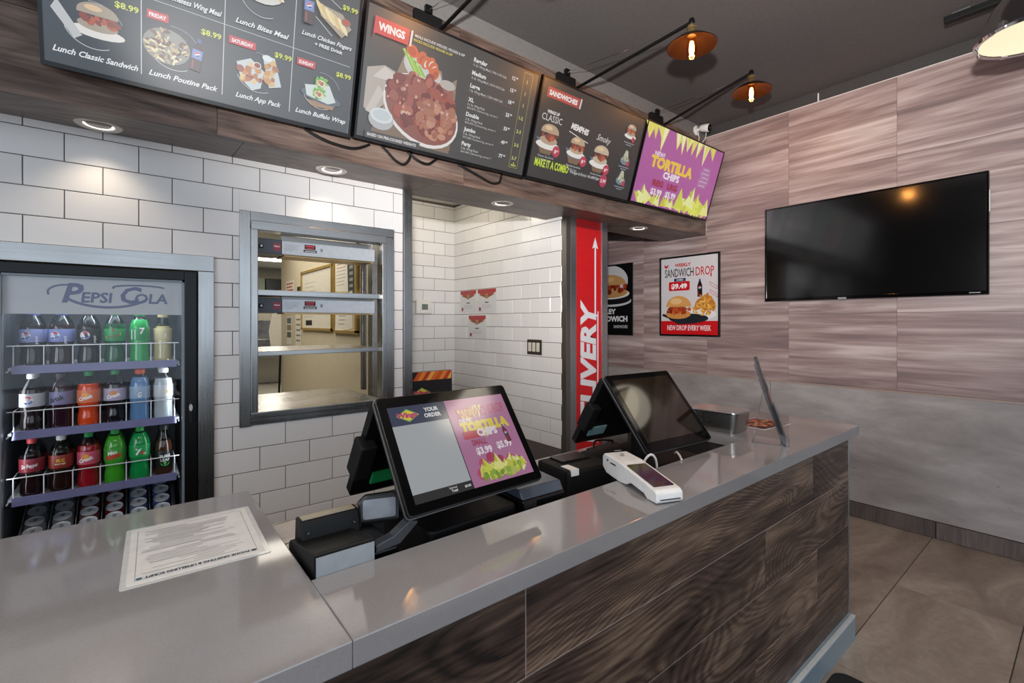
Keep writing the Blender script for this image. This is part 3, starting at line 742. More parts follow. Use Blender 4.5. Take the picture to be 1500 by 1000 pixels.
fm.build('frame', M('#b79a5a', .4, .5), nb)
a = Art(); a.poly([(-.28, .36), (.08, .38), (.10, -.02), (-.27, 0)], '#dcd8cc'); 
for q in range(8): a.rect(-.24, .30 - q * .035, .22 + .08 * random.random(), .008, '#b06a60' if q < 3 else '#a8a49a')
a.poly([(.06, .34), (.26, .40), (.27, -.04), (.10, -.06)], '#2a2c2e')
for q in range(5): a.rect(.13, .2 - q * .06, .09, .03, '#8a9490')
a.poly([(-.30, -.42), (.22, -.38), (.20, -.02), (-.22, -.06)], '#dedad0')
for q in range(7): a.rect(-.18, -.10 - q * .04, .12 + .16 * random.random(), .008, '#8f8b84')
a.build('papers', nb, mat=Matrix.Translation((0, 0, .0125)))
def notice(y, z, w_, h, label, fn, rz=0.):
    n = on_left('wall_notice', label, 'notice', y, z, 'kitchen notices', KW)
    MB().box(-w_ / 2, w_ / 2, -h / 2, h / 2, 0, .002).build('paper', M('#d9d4c8', .6), n); a = Art(); fn(a, w_, h); a.build('notice_print', n, mat=Matrix.Translation((0, 0, .0021)))
def redlines(a, w_, h):
    for q in range(4): a.rect(-w_ * .4, h * (.28 - .2 * q), w_ * (.8, .7, .8, .6)[q], h * .08, '#b5483c')
notice(6.86, 1.83, .42, .22, 'red-lettered white notice on the kitchen wall, nearest the doorway', redlines)
notice(6.42, 1.80, .16, .07, 'small dark label under the whiteboard corner', lambda a, w_, h: a.rect(-w_ / 2, -h / 2, w_, h, '#33302c'))
notice(6.9, 1.27, .26, .38, 'photo sheet taped up below the red-lettered notice', lambda a, w_, h: [a.rect(-w_ * .4, h * (.25 - .25 * q), w_ * .8, h * .2, ('#5a6a70', '#8a7a68', '#4f5a58')[q]) for q in range(3)])
notice(6.45, 1.28, .26, .42, 'grey tall notice right of the photo sheet', lambda a, w_, h: [a.rect(-w_ * .35, h * (.3 - .16 * q), w_ * .7, h * .05, '#7d7a74') for q in range(5)])
ap = thing('apron', 'white apron hanging at the kitchen doorway edge', 'apron', loc=(1.62, 7.42, 1.2))
MB().prism([(-.05, 0), (.05, 0), (.09, -.3), (.10, -.62), (-.06, -.62), (-.10, -.3)], 0, .03, frame((0, 0, .35), (1, 0, 0), (0, 0, 1))).build('cloth', M('#dcd8ce', .8), ap, bevel=.01)
br = thing('broom', 'black long-handled broom leaning on the kitchen wall edge', 'broom', loc=(1.60, 7.2, 0))
MB().tube([(0, 0, .08), (.05, .08, 1.05)], .014, 8).build('handle', BLK, br); MB().box(-.06, .06, -.10, .10, 0, .12).build('brush', BLKM, br, bevel=.01)
kc = thing('kitchen_sink', 'stainless sink unit at the far end of the kitchen', 'sink', loc=(2.2, 11.5, 0))
MB().box(-.8, 1.3, -.3, .4, .62, 1.02).build('basin', STEELH, kc, bevel=.01); MB().box(-.8, 1.3, .40, .43, 1.02, 1.42).build('splashback', STEELH, kc)
for x in (-.75, 1.2): MB().box(x, x + .05, -.25, -.2, 0, .62).build('leg', STEEL, kc)
kb = thing('wall_cabinet', 'dark-fronted wall cabinet high at the far kitchen end', 'cabinet', loc=(2.2, 11.75, 2.1))
MB().box(-.9, .1, -.2, .24, -.15, .25).build('cabinet_box', M('#7d8470', .5), kb, bevel=.005); MB().box(.12, 1.2, -.2, .24, -.15, .25).build('dark_door', M('#17181a', .4), kb, bevel=.005)
fs = thing('far_sign', 'red-lettered strip sign on the far kitchen wall', 'sign', None, facing_back(2.05, 11.99, 1.56))
MB().box(-.2, .2, -.05, .05, 0, .005).build('plate', M('#d8d2c4', .5), fs); a = Art(); a.rect(-.17, -.03, .34, .06, '#b5382c'); a.build('sign_print', fs, mat=Matrix.Translation((0, 0, .006)))
kl = thing('kitchen_light', 'flat lit panel lamp in the kitchen ceiling', 'ceiling light', loc=(2.05, 9.7, 2.585))
MB().box(-.32, .32, -.6, .6, 0, .015).build('frame', WHITE, kl); MB().box(-.29, .29, -.57, .57, -.004, 0).build('diffuser', M('#fff6e0', .5, 0, .5, 5.0), kl)
light('kitchen_lamp', 'AREA', (.7, 5.6, 2.55), 42, (1, .93, .80), 1.6, 2.2, (.7, 5.6, 0)); light('kitchen_lamp_far', 'AREA', (2.2, 9.7, 2.55), 36, (1, .95, .85), .6, 1.2, (2.2, 9.7, 0)); light('alcove_lamp', 'POINT', (1.95, 3.35, 2.42), 5, (1, .92, .76), .08)

# ============================================================ MENU SCREENS
SCR = .75     # brightness of the lit menu screens
H_ = .574
def board_mat(x0):
    zb_ = 2.222 + .0115 * (x0 + .23)
    return frame((x0, 2.163, zb_), (1, 0, 0.0115), (0, -.171, .548))
def menu_board(name, label, x0, x1):
    t = thing(name, label, 'menu screen', 'menu screens along the soffit', board_mat(x0)); W = x1 - x0
    MB().box(0, W, 0, H_, -.045, -.001).build('housing', BLK, t, bevel=.004)
    f = MB(); f.box(0, W, 0, .014, -.004, .003); f.box(0, W, H_ - .010, H_, -.004, .003); f.box(0, .010, .014, H_ - .01, -.004, .003); f.box(W - .010, W, .014, H_ - .01, -.004, .003)
    f.build('bezel', M('#09090a', .3), t)
    MB().box(.25, W - .25, .12, .40, -.085, -.045).build('wall_mount', BLKM, t)
    return t, W
def burger(a, x, y, s, bun='#cfa878', meat='#8a3a26', patty='#b5562f'):
    a.ell(x, y - s * .34, s * .62, s * .16, '#e4e0da'); a.ell(x, y - s * .16, s * .46, s * .16, bun)
    a.blobs(x, y - s * .02, s * .44, s * .10, 14, [meat, patty, '#6f2a1c', '#a84a2a'], s * .12, int(s * 999), (.5, .9))
    a.ell(x, y + s * .16, s * .46, s * .27, bun, 20, 0, 0, PI); a.rect(x - s * .46, y + s * .10, s * .92, s * .07, bun); a.ell(x - s * .1, y + s * .28, s * .2, s * .08, '#dfbf95', 12)
def soda(a, x, y, h, rot=0., body='#3a1413', lab='#6f86c4'):
    w_ = h * .14
    def q(pts, c): a.poly([(x + px * math.cos(rot) - py * math.sin(rot), y + px * math.sin(rot) + py * math.cos(rot)) for px, py in pts], c)
    q([(-w_, 0), (w_, 0), (w_, h * .62), (w_ * .4, h * .86), (-w_ * .4, h * .86), (-w_, h * .62)], body)
    q([(-w_ * .8, h * .05), (-w_ * .4, h * .05), (-w_ * .4, h * .3), (-w_ * .8, h * .3)], '#8a3a34')
    q([(-w_ * 1.02, h * .36), (w_ * 1.02, h * .36), (w_ * 1.02, h * .64), (-w_ * 1.02, h * .64)], lab)
    q([(-w_ * .42, h * .86), (w_ * .42, h * .86), (w_ * .42, h * .97), (-w_ * .42, h * .97)], '#4a5aa0')
    gx, gy = x - h * .5 * math.sin(rot), y + h * .5 * math.cos(rot); globe(a, gx, gy, w_ * .6)
DK = '#2f3338'; LIME = '#d8e04e'; WHT = '#e8e8e8'; SCRIPT = '#e9ebec'
b1, W = menu_board('menu_screen', 'lit menu screen of weekday lunch meals, leftmost of the row', -.23, .783)
a = Art(SCR, .34, 1.0); a.rect(.008, .012, W - .016, H_ - .022, DK)
for x in (.259, .507, .751): a.line([(x, .045), (x, .55)], .0028, '#c9ccce')
a.line([(.03, .298), (.985, .290)], .0022, '#b9bcbe')
cells = [(.016, 'THURSDAY', '$8.99', ['Lunch Classic Sandwich'], 0), (.262, 'FRIDAY', '$8.99', ['Lunch Poutine Pack'], 0), (.510, 'SATURDAY', '$9.99', ['Lunch App Pack'], 0), (.754, 'SUNDAY', '$8.99', ['Lunch Buffalo Wrap'], 0),
         (.262, 'MONDAY', '$9.99', ['Lunch Boneless Wing Meal'], 1), (.510, 'TUESDAY', '$8.99', ['Lunch Bites Meal'], 1), (.754, 'WEDNESDAY', '$9.99', ['Lunch Chicken Fingers', '+ FREE Drink'], 1)]
for x, day, pr, nm, up in cells:
    y0 = .29 if up else .03
    wd = {'FRIDAY': .062, 'SUNDAY': .072, 'LUNCH': .06, 'MONDAY': .07}.get(day, .092)
    a.rrect(x + .012, y0 + .205 if not up else y0 + .222, wd, .027, .003, '#c8303a'); a.text(day, x + .012 + wd / 2, y0 + (.212 if not up else .229), .0125, '#f0ecec', 'C', .04, 0, wd * .8)
    a.text(pr, x + .236, y0 + .206, .019, LIME, 'R', .022, .0, .064)
    if len(nm) == 1: a.text(nm[0], x + .124, y0 + .021, .0185, SCRIPT, 'C', .025, .35, min(.220, .0118 * len(nm[0])))
    else:
        a.text(nm[0], x + .122, y0 + .060, .0165, SCRIPT, 'C', .022, .35, .205); a.text(nm[1], x + .13, y0 + .034, .0135, SCRIPT, 'C', .03, 0, .115)
    cx, cy = x + (.092 if day == 'FRIDAY' else .118), y0 + (.128 if not up else .140)
    if day not in ('WEDNESDAY',): a.arc(cx, cy, .078, .072, 20, 100, .0016, '#aeb2b4'); a.arc(cx, cy, .078, .072, 200, 300, .0022, '#c9ccce')
    if day in ('THURSDAY',):
        burger(a, cx + .01, cy + .02, .115, '#a89a86'); a.poly([(cx - .09, cy + .05), (cx - .03, cy - .04), (cx - .05, cy - .055), (cx - .105, cy + .02)], '#c2c4c6')
    elif day == 'FRIDAY':
        a.ell(cx - .022, cy, .070, .058, '#8c8a84'); a.blobs(cx - .022, cy, .062, .052, 85, ['#d8c898', '#e4d8b0', '#6b4a3c', '#7a5646', '#c9b080', '#5e4034'], .010, 4, (.28, .45), 6); soda(a, cx + .062, cy - .055, .115, -.12)
    elif day == 'SATURDAY':
        a.poly([(cx - .078, cy + .02), (cx - .03, cy + .045), (cx + .02, cy + .01), (cx + .01, cy - .055), (cx - .02, cy - .07), (cx - .06, cy - .04)], '#c6d0d2'); a.blobs(cx - .028, cy - .012, .038, .038, 24, ['#c88a4a', '#b5703a', '#e0c08a', '#9a4a30'], .012, 5)
        a.ell(cx - .006, cy + .026, .014, .012, '#e0e0dc'); a.ell(cx - .006, cy + .026, .011, .009, '#8f2a24')
        a.poly([(cx + .01, cy + .07), (cx + .055, cy + .07), (cx + .085, cy - .03), (cx + .04, cy - .045)], '#c6d0d2'); a.blobs(cx + .045, cy + .012, .022, .048, 16, ['#c8904e', '#a8683a', '#d8b070'], .012, 6); a.ell(cx + .028, cy + .062, .018, .012, '#dfe6e6')
    elif day == 'SUNDAY':
        a.poly([(cx - .06, cy - .045), (cx + .06, cy - .045), (cx + .05, cy - .065), (cx - .03, cy - .068)], '#a07c58'); a.ell(cx, cy - .025, .085, .024, '#4a5866', 16, -.1)
        a.poly([(cx - .07, cy + .01), (cx + .03, cy + .03), (cx + .062, cy - .03), (cx + .03, cy - .045), (cx - .06, cy - .03)], '#cdd8d4')
        for ddx, ddy in ((-.005, .03), (-.012, -.015)):
            a.blobs(cx + ddx, cy + ddy, .028, .022, 16, ['#6fae3c', '#8ac24a', '#5a9a34'], .009, 8); a.ell(cx + ddx, cy + ddy, .019, .014, '#e0d0a8'); a.blobs(cx + ddx, cy + ddy, .012, .009, 8, ['#a86848', '#f0e8dc', '#c98a5a'], .006, 9)
    elif day == 'TUESDAY':
        a.ell(cx - .005, cy + .03, .082, .055, '#d4d2cc'); a.blobs(cx - .03, cy + .04, .045, .042, 34, ['#c8643a', '#b04a2a', '#d8804a', '#93381f'], .011, 11); a.blobs(cx + .04, cy + .03, .036, .034, 34, ['#e0c890', '#d0b070', '#c49a58', '#efe0b8'], .009, 12, (.3, .5))
    elif day == 'MONDAY':
        a.ell(cx, cy + .02, .08, .05, '#d4d2cc'); a.blobs(cx, cy + .03, .06, .04, 40, ['#a8482c', '#8a3420', '#c0603a'], .012, 13)
    else:
        soda(a, cx - .075, cy - .035, .130, .03); a.poly([(cx - .05, cy + .055), (cx + .055, cy + .045), (cx + .098, cy + .0), (cx + .06, cy - .045), (cx - .03, cy + .01)], '#a89a84')
        for q in range(6): a.ell(cx - .03 + .018 * q, cy + .034 - .007 * q, .036, .0095, ['#e4cf98', '#d8bc80', '#ecdcae'][q % 3], 12, -.9)
        a.ell(cx + .072, cy + .018, .020, .015, '#8a7058'); a.ell(cx + .072, cy + .020, .016, .011, '#b8402a'); a.line([(cx - .03, cy + .075), (cx, cy + .085), (cx + .05, cy + .062)], .002, WHT); a.line([(cx - .05, cy + .0), (cx + .02, cy - .05)], .002, WHT)
a.build('screen_image', b1)

b2, W = menu_board('menu_screen', 'lit wings menu screen with a plate of wings, second of the row', .80, 1.818)
a = Art(SCR, .34, 1.0); a.rect(.008, .012, W - .016, H_ - .022, '#343331')
a.poly([(.10, .10), (.20, .42), (.40, .40), (.42, .33), (.49, .39), (.505, .05), (.08, .045)], '#8f7a66'); a.poly([(.07, .03), (.50, .03), (.51, .14), (.10, .12)], '#7d6650')
a.poly([(.03, .14), (.03, .31), (.11, .34), (.20, .32), (.24, .27), (.14, .26), (.13, .18), (.07, .12)], '#b4a89e'); a.poly([(.06, .28), (.11, .335), (.19, .31), (.12, .28)], '#cfc6be'); a.poly([(.04, .13), (.07, .12), (.12, .22), (.09, .25)], '#c8beb6')
a.ell(.30, .375, .105, .062, '#c9c6c4', 20, -.25); a.poly([(.20, .42), (.25, .415), (.33, .36), (.30, .34), (.22, .37)], '#c9ccd0')
for q in range(8): a.poly([(.185 + .012 * q, .435 - .007 * q), (.197 + .012 * q, .44 - .007 * q), (.262 + .009 * q, .362 - .003 * q), (.25 + .009 * q, .355 - .003 * q)], ['#a8cc50', '#7fb03a', '#c0dc78', '#8cbf40'][q % 4])
a.ell(.235, .440, .032, .026, '#d8602a', 14, -.4); a.ell(.233, .438, .022, .018, '#c04a1e', 12, -.4)
for q, (x, y) in enumerate(((.285, .425), (.31, .412), (.335, .415), (.352, .398), (.362, .378))): a.ell(x, y, .024, .032, '#d0642e', 14, -.5); a.ell(x + .004, y - .004, .012, .020, '#e6d4cc' if q in (1, 2, 3) else '#b8501e', 10, -.5)
a.ell(.325, .19, .215, .150, '#e4e0dc', 28, -.32); a.ell(.325, .196, .205, .140, '#8a4a3a', 28, -.32)
a.blobs(.32, .225, .185, .125, 120, ['#7a2c22', '#8f3a2c', '#a04a36', '#6a221c', '#b0604a', '#9a5240'], .026, 21, (.55, .95), 9); a.blobs(.40, .17, .11, .09, 40, ['#b0765a', '#a86a50', '#c0886c', '#9c5c44'], .024, 22, (.5, .9), 9); a.blobs(.30, .24, .18, .11, 30, ['#c89888', '#d0a898', '#b8807a'], .008, 23)
a.ell(.115, .105, .062, .046, '#b4b6b8'); a.ell(.115, .122, .056, .033, '#d8dcde'); a.ell(.115, .124, .044, .024, '#c4cccf')
a.ell(.435, .345, .045, .022, '#b8b0a8')
a.para(.036, .452, .168, .068, .003, '#d22f34'); a.poly([(.036, .452), (.036, .43), (.045, .452)], '#8f2226'); a.text('WINGS', .120, .471, .031, '#f2eeee', 'C', .05, 0, .128); a.para(.208, .452, .010, .068, .004, '#e4e0de')
a.text('MEALS INCLUDE WEDGES, VEGGIES & DIP', .232, .499, .0115, '#e0dedc', 'L', .02, 0, .275); a.text('PACKS INCLUDE VEGGIES & DIP', .228, .480, .0115, '#d8c84e', 'L', .02, 0, .21)
a.rect(.045, .012, .28, .034, '#3b3634'); a.text('BASED ON PRE-COOKED WEIGHTS', .056, .023, .013, '#e0dcda', 'L', .03, 0, .25)
rowsm = [('Regular', '½ lb. Wing Meal | 740-1170 Cals', '', '12', '1'), ('Medium', '¾ lb. Wing Meal | 1010-1410 Cals', '', '15', '1'), ('Large', '1 lb. Wing Meal | 1230-1660 Cals', '', '18', '1'), ('XL', '1½ lb. Wing Pack', '860-870 Cals/serving, serves 2', '25', '1-2'), ('Double', '2 lb. Wing Pack', '860-870 Cals/serving, serves 3', '33', '2-3'), ('Jumbo', '3 lb. Wing Pack', '870-880 Cals/serving, serves 4', '49', '3-5'), ('Party', '5 lb. Wing Pack', '860-880 Cals/serving, serves 7', '77', '5-7')]
yy = [.497, .436, .375, .308, .236, .163, .090]
for (n_, l1, l2, p_, f_), y in zip(rowsm, yy):
    a.text(n_, .563, y, .020, '#e6e4e2', 'L', .035); a.text(l1, .563, y - .020, .0115, '#c8c6c4', 'L', .01, 0, .215 if not l2 else .11)
    if l2: a.text(l2, .563, y - .036, .0105, '#b8b6b4', 'L', .01, 0, .20)
    a.text(p_, .838, y - .012, .019, '#e4e4e6', 'R', .03); a.text('99', .856, y - .003, .010, '#e4e4e6', 'R', .03)
    a.text(f_, .921, y - .006, .019, '#cfd07a', 'C', .02)
a.rect(.555, .346, .30, .0012, '#8f5a5a')
for q in (((.893, .042), (.893, .545)), ((.953, .042), (.953, .545)), ((.893, .042), (.953, .042)), ((.893, .545), (.953, .545))): a.line(q, .0016, '#b9b860')
a.text('FEEDS', .923, .050, .0095, LIME, 'C', .03); a.poly([(.917, .064), (.929, .064), (.923, .071)], LIME)
a.build('screen_image', b2)

b3, W = menu_board('menu_screen', 'lit dark sandwich menu screen with three named sandwiches, third of the row', 1.835, 2.815)
a = Art(SCR, .34, 1.0); a.rect(.008, .012, W - .016, H_ - .022, '#1d1c1b')
a.para(.050, .470, .268, .056, .002, '#b23a38'); a.text('SANDWICHES', .184, .485, .027, '#ece6e4', 'C', .05, 0, .235); a.para(.322, .470, .012, .058, .004, '#d8d0cc')
a.text('WINGS UP', .128, .388, .018, '#e2dedc', 'C', .04, .1, .10); a.text('CLASSIC', .126, .345, .038, '#d8d6d4', 'C', .0, 0, .165)
a.text('MEMPHIS', .368, .345, .034, '#e2e0de', 'C', .05, .15, .16, -.06); a.line([(.28, .330), (.37, .312), (.46, .296)], .005, '#d8d6d4')
a.text('Smoky', .60, .335, .040, '#d8d6d4', 'C', .0, .4, .14, -.03)
for x, y, s_, bun in ((.128, .245, .155, '#b49a80'), (.372, .235, .135, '#b89f82'), (.600, .225, .155, '#c0b098')):
    a.poly([(x - .085, y - .02), (x + .06, y - .045), (x + .03, y - .085), (x - .05, y - .085)], '#7a5e46'); a.poly([(x - .10, y + .0), (x + .09, y - .02), (x + .05, y - .055), (x - .06, y - .05)], '#5d6a80'); burger(a, x, y + .02, s_, bun)
    a.ell(x + .075, y - .055, .031, .033, '#b82c4a'); a.text('8', x + .068, y - .066, .022, '#ecd8dc', 'C', .04); a.text('.99', x + .085, y - .056, .011, '#ecd8dc', 'C', .03)
    a.text(('Classic Sandwich', 'Memphis Sandwich', 'Smoky Sandwich')[(x > .3) + (x > .5)], x, y - .105, .012, '#b8bcc4', 'C', .01, 0, .13); a.text('620 Cals', x, y - .126, .012, '#b8bcc4', 'C', .01, 0, .07)
a.rect(.73, .02, .0014, .50, '#3f3a38')
for y, nm in ((.445, 0), (.285, 1), (.15, 2)):
    x = .845
    if nm == 0: burger(a, x, y + .015, .10, '#a89484')
    else: a.ell(x, y - .02, .05, .028, '#6f7f88'); a.poly([(x - .035, y - .02), (x - .01, y + .05), (x + .015, y + .045), (x + .035, y - .02)], '#b9b8a4'); a.blobs(x, y + .0, .022, .03, 10, ['#8f9a6a', '#c8c4b0', '#7d8458'], .008, nm)
    a.ell(x + .035, y - .035, .016, .018, '#b0304a'); a.rect(x - .055, y - .066, .11, .007, '#80868e'); a.rect(x - .03, y - .080, .06, .007, '#80868e')
a.text('MAKE IT A COMBO', .045, .084, .046, '#c6dc3a', 'L', .03, 0, .285); a.text('Wedges & Drink / 40-690 Cals', .345, .092, .018, '#c4c6c8', 'L', .015, 0, .275); a.ell(.668, .098, .036, .042, '#b02a50'); a.text('3.99', .668, .086, .023, '#ecd8dc', 'C', .03)
a.rect(.04, .145, .64, .0010, '#4a3430'); a.build('screen_image', b3)

def chips(a, pts, seed):
    R = random.Random(seed)
    for x, y, s_, rot in pts:
        c = R.choice(['#dfe05a', '#d0d44a', '#e6e48a', '#c9c83e', '#e8e8a0'])
        P = [(x + s_ * math.cos(rot + t), y + s_ * math.sin(rot + t)) for t in (PI / 2, PI / 2 + 2.3, PI / 2 - 2.3)]
        a.poly(P, c); a.poly([P[0], ((P[0][0] + P[1][0]) / 2, (P[0][1] + P[1][1]) / 2), (x, y)], R.choice(['#b8b83a', '#e8e8b0', '#c8d04a']))
def tortilla(a, W, H, k):
    a.rect(.006, .008, W - .012, H - .014, '#ab5499')
    R = random.Random(5)
    top = [(.035, .06), (.095, .075), (.155, .055), (.225, .085), (.39, .075), (.455, .07), (.53, .06), (.62, .08), (.69, .075), (.80, .085), (.90, .085)]
    for x, s_ in top:
        x *= W / 1.07; tx = R.uniform(-.035, .05) * k; s_ *= R.uniform(.7, 1.25)
        a.poly([(x - R.uniform(.03, .06) * k, H - .008), (x + R.uniform(.035, .07) * k, H - .008), (x + tx, H - s_ * 1.75 * H / .574)], R.choice(['#e2dc6a', '#e8e498', '#d4cc50', '#eae6b4']))
        a.poly([(x - .02 * k, H - .008), (x + .03 * k, H - .008), (x + tx * .9, H - s_ * 1.6 * H / .574)], R.choice(['#eeeac0', '#dcd662']))
    pts = [(R.uniform(.03, .22) * W, R.uniform(.02, .13) * H, R.uniform(.05, .085) * k, R.uniform(-1.2, 1.2)) for _ in range(16)] + [(R.uniform(.58, .93) * W, R.uniform(.02, .20) * H, R.uniform(.055, .095) * k, R.uniform(-1.3, 1.3)) for _ in range(30)] + [(R.uniform(.2, .55) * W, R.uniform(.0, .05) * H, R.uniform(.035, .055) * k, R.uniform(-.6, .6)) for _ in range(14)] + [(.56 * W, .18 * H, .10 * k, .1), (.70 * W, .24 * H, .10 * k, -.2), (.93 * W, .16 * H, .10 * k, 0), (.12 * W, .14 * H, .09 * k, .2)]
    pts = [(x, max(y, .06 * k), min(s_, max(y, .06 * k) - .006) if y - s_ < .01 else s_, r) for x, y, s_, r in pts if .07 * k < x < W - .07 * k]
    chips(a, pts, 9)
b4, W = menu_board('menu_screen', 'lit purple chips screen with yellow lettering, rightmost of the row', 2.83, 3.905)
a = Art(SCR, .34, 1.0); tortilla(a, W, H_, 1.)
a.text('NEW!', .152, .362, .034, '#e8d8e4', 'L', .03, 0, .125); a.text('TORTILLA', .125, .287, .075, '#e8c23a', 'L', .06, 0, .56); a.text('CHIPS', .312, .226, .050, '#eee4ec', 'L', .04, 0, .215); a.rect(.56, .268, .12, .002, '#c8842e')
a.text('REG', .206, .160, .042, '#9a1238', 'L', .06, 0, .135); a.text('LRG', .395, .160, .042, '#9a1238', 'L', .06, 0, .135); a.text('$3.99', .205, .095, .044, '#efe8ee', 'L', .03, .0, .14); a.text('$5.99', .392, .098, .044, '#efe8ee', 'L', .03, 0, .14)
for q in range(5): 
    x, y, w_ = (.815, .795, .805, .785, .79)[q], .375 - .032 * q, (.11, .14, .13, .15, .12)[q]
    a.rect(x, y, w_, .024, '#d8b8d4'); a.rect(x + .002, y + .002, w_ - .004, .020, '#94448a'); a.rect(x + .012, y + .009, w_ - .024, .006, '#e0cfe0')
a.build('screen_image', b4)
# hanging cables below the screens
for pts, lb in (([(.96, 2.2225, 2.25), (.985, 2.214, 2.225), (1.03, 2.212, 2.188), (1.073, 2.212, 2.178), (1.105, 2.214, 2.21), (1.12, 2.2225, 2.25)], 'black cable loop under the wings menu screen'),
                ([(1.10, 2.2225, 2.25), (1.15, 2.21, 2.215), (1.21, 2.21, 2.208), (1.27, 2.2225, 2.25)], 'small black cable loop right of the larger loop'),
                ([(1.40, 2.2225, 2.250), (1.44, 2.212, 2.235), (1.52, 2.21, 2.212), (1.62, 2.21, 2.185), (1.68, 2.212, 2.200), (1.705, 2.2225, 2.25)], 'long sagging black cable below the wings menu prices'),
                ([(.60, 2.2225, 2.24), (.65, 2.21, 2.217), (.72, 2.208, 2.200), (.82, 2.208, 2.200), (.90, 2.2225, 2.24)], 'flat black cable under the gap of the two left screens')):
    t = MB().tube(smooth_path(pts, 6), .006, 6).build('screen_cable', BLKM, smooth=True); tag(t, lb, 'cable', 'cables under the menu screens')
# recessed lights in the soffit
for x, y, lb in ((-.098, 2.447, 'recessed round downlight above the drinks fridge'), (.79, 2.438, 'recessed downlight above the pass-through window'), (1.878, 2.438, 'recessed downlight above the alcove opening'), (3.269, 2.40, 'recessed downlight right of the red sign')):
    z = zb(x, y); d = thing('recessed_light', lb, 'downlight', 'downlights in the soffit', loc=(x, y, z))
    MB().lathe([(.048, -.002), (.052, -.006), (.070, -.006), (.074, -.002), (.074, .004), (.048, .004)], 28).build('trim_ring', M('#cfc9c2', .4), d, smooth=True)
    MB().lathe([(.0, -.001), (.030, -.001), (.047, -.003), (.047, .003)], 24).build('lens', M('#fff1dc', .5, 0, .5, 2.6), d, smooth=True)
    light('downlight_beam', 'SPOT', (x, y, z - .02), 4.2 if x < 3 else 2.0, (1, .84, .64), .03, None, (x, y + .02, 0), math.radians(118), .9)

# ============================================================ ARM LAMPS
AMB = glass_mat('amber_glass', lin('#f0c890'), .5)
SHADE = M('#2f1b0d', .40, .7)
def arm_lamp(root, end, label, parts=True):
    t = thing('arm_lamp', label, 'lamp', 'black arm lamps reaching out over the counter')
    t.location = root
    R = Vector(root); E = Vector(end) - R
    MB().box(-.13, .03, -.006, .024, -.055, .065, Matrix.Translation((0, 2.203 - R.y, .02))).build('wall_plate', BLKM, t, bevel=.004)
    MB().box(-.075, -.035, -.02, .004, .05, .09, Matrix.Translation((0, 2.203 - R.y, .03))).build('swivel', BLK, t, bevel=.006)
    MB().tube([(0, 2.205 - R.y, 0), E + Vector((0, .02, 0))], .0095, 8).build('arm', BLK, t, smooth=True)
    MB().tube([(-.05, 2.19 - R.y, .10), E * .78 + Vector((0, 0, .016))], .0018, 5).build('stay_wire', CHROME, t)
    T = Matrix.Translation(E)
    MB().lathe([(.0, .022), (.012, .020), (.016, .008), (.016, -.006), (.010, -.014), (.0, -.016)], 14, T).build('elbow', BLK, t, smooth=True)
    MB().lathe([(.010, -.012), (.021, -.016), (.023, -.024), (.020, -.027), (.023, -.032), (.023, -.052), (.028, -.062), (.028, -.070)], 18, T).build('socket', M('#c8ac78', .25, .9), t, smooth=True)
    sh = MB().lathe([(.024, -.066), (.034, -.072), (.080, -.088), (.120, -.118), (.126, -.124), (.124, -.126), (.118, -.121), (.079, -.092), (.034, -.076), (.022, -.072)], 36, T, False).build('shade', SHADE, t, smooth=True)
    MB().lathe([(.016, -.074), (.020, -.10), (.026, -.135), (.024, -.165), (.012, -.188), (0, -.194)], 16, T, False).build('bulb', AMB, t, smooth=True)
    MB().lathe([(0, -.095), (.009, -.10), (.0135, -.125), (.0135, -.15), (.008, -.172), (0, -.174)], 10, T).build('filament', M('#ffe0ac', .5, 0, .5, 16.0), t, smooth=True)
    light('bulb_glow', 'POINT', (Vector(end) + Vector((0, 0, -.155))), 8.0, (1, .55, .20), .03)
arm_lamp((2.28, 2.15, 2.915), (2.28, 1.343, 2.943), 'arm lamp above the third menu screen with glowing amber bulb')
arm_lamp((3.285, 2.15, 2.935), (3.285, 1.495, 3.07), 'arm lamp above the purple screen, farther of the two lit shades')
arm_lamp((1.26, 2.15, 2.905), (1.26, 1.34, 2.943), 'arm lamp whose black arm leaves the top edge above the wings screen')

# pendant, rail, camera on the ceiling side
pd = thing('pendant_lamp', 'polished chrome dome pendant with a glowing glass lens at top right', 'pendant lamp', loc=(3.176, .195, 2.68))
pd.scale = (.88, .88, .91)
MB().lathe([(.212, .0), (.214, .012), (.205, .03), (.19, .085), (.155, .16), (.11, .215), (.06, .25), (.035, .262), (.035, .33), (.02, .35)], 40, None, False).build('dome', CHROME, pd, smooth=True)
MB().lathe([(.205, -.006), (.222, -.010), (.226, .004), (.214, .016), (.205, .012)], 40, None, False).build('rim', CHROME, pd, smooth=True)
MB().lathe([(0, -.020), (.10, -.016), (.17, -.008), (.207, .0)], 36).build('lens', M('#ffefc8', .3, 0, .5, .95), pd, smooth=True)
for k in range(3):
    an = math.radians(155 + 120 * k); c = Matrix.Translation((.222 * math.cos(an), .222 * math.sin(an), .006)) @ Matrix.Rotation(an, 4, 'Z')
    MB().box(-.014, .016, -.016, .016, -.014, .026, c).build('clamp', CHROME, pd, bevel=.005)
for k in range(3):
    an = math.radians(215 + 120 * k); c = Matrix.Translation((.205 * math.cos(an), .205 * math.sin(an), -.03))
    MB().lathe([(0, -.012), (.006, -.010), (.007, -.004), (.004, .0), (.004, .022)], 10, c).build('thumb_screw', CHROME, pd, smooth=True)
MB().lathe([(.02, .0), (.045, .0), (.045, .012), (.02, .012)], 18, frame((-.165, -.09, .12), (.48, -.87, 0), (-.42, -.23, .87))).build('bolt', CHROME, pd, smooth=True)
MB().tube([(0, 0, .34), (0, 0, .462)], .010, 10).build('rod', BLK, pd); MB().lathe([(.065, .46), (.065, .478), (0, .4795)], 24).build('canopy', BLK, pd)
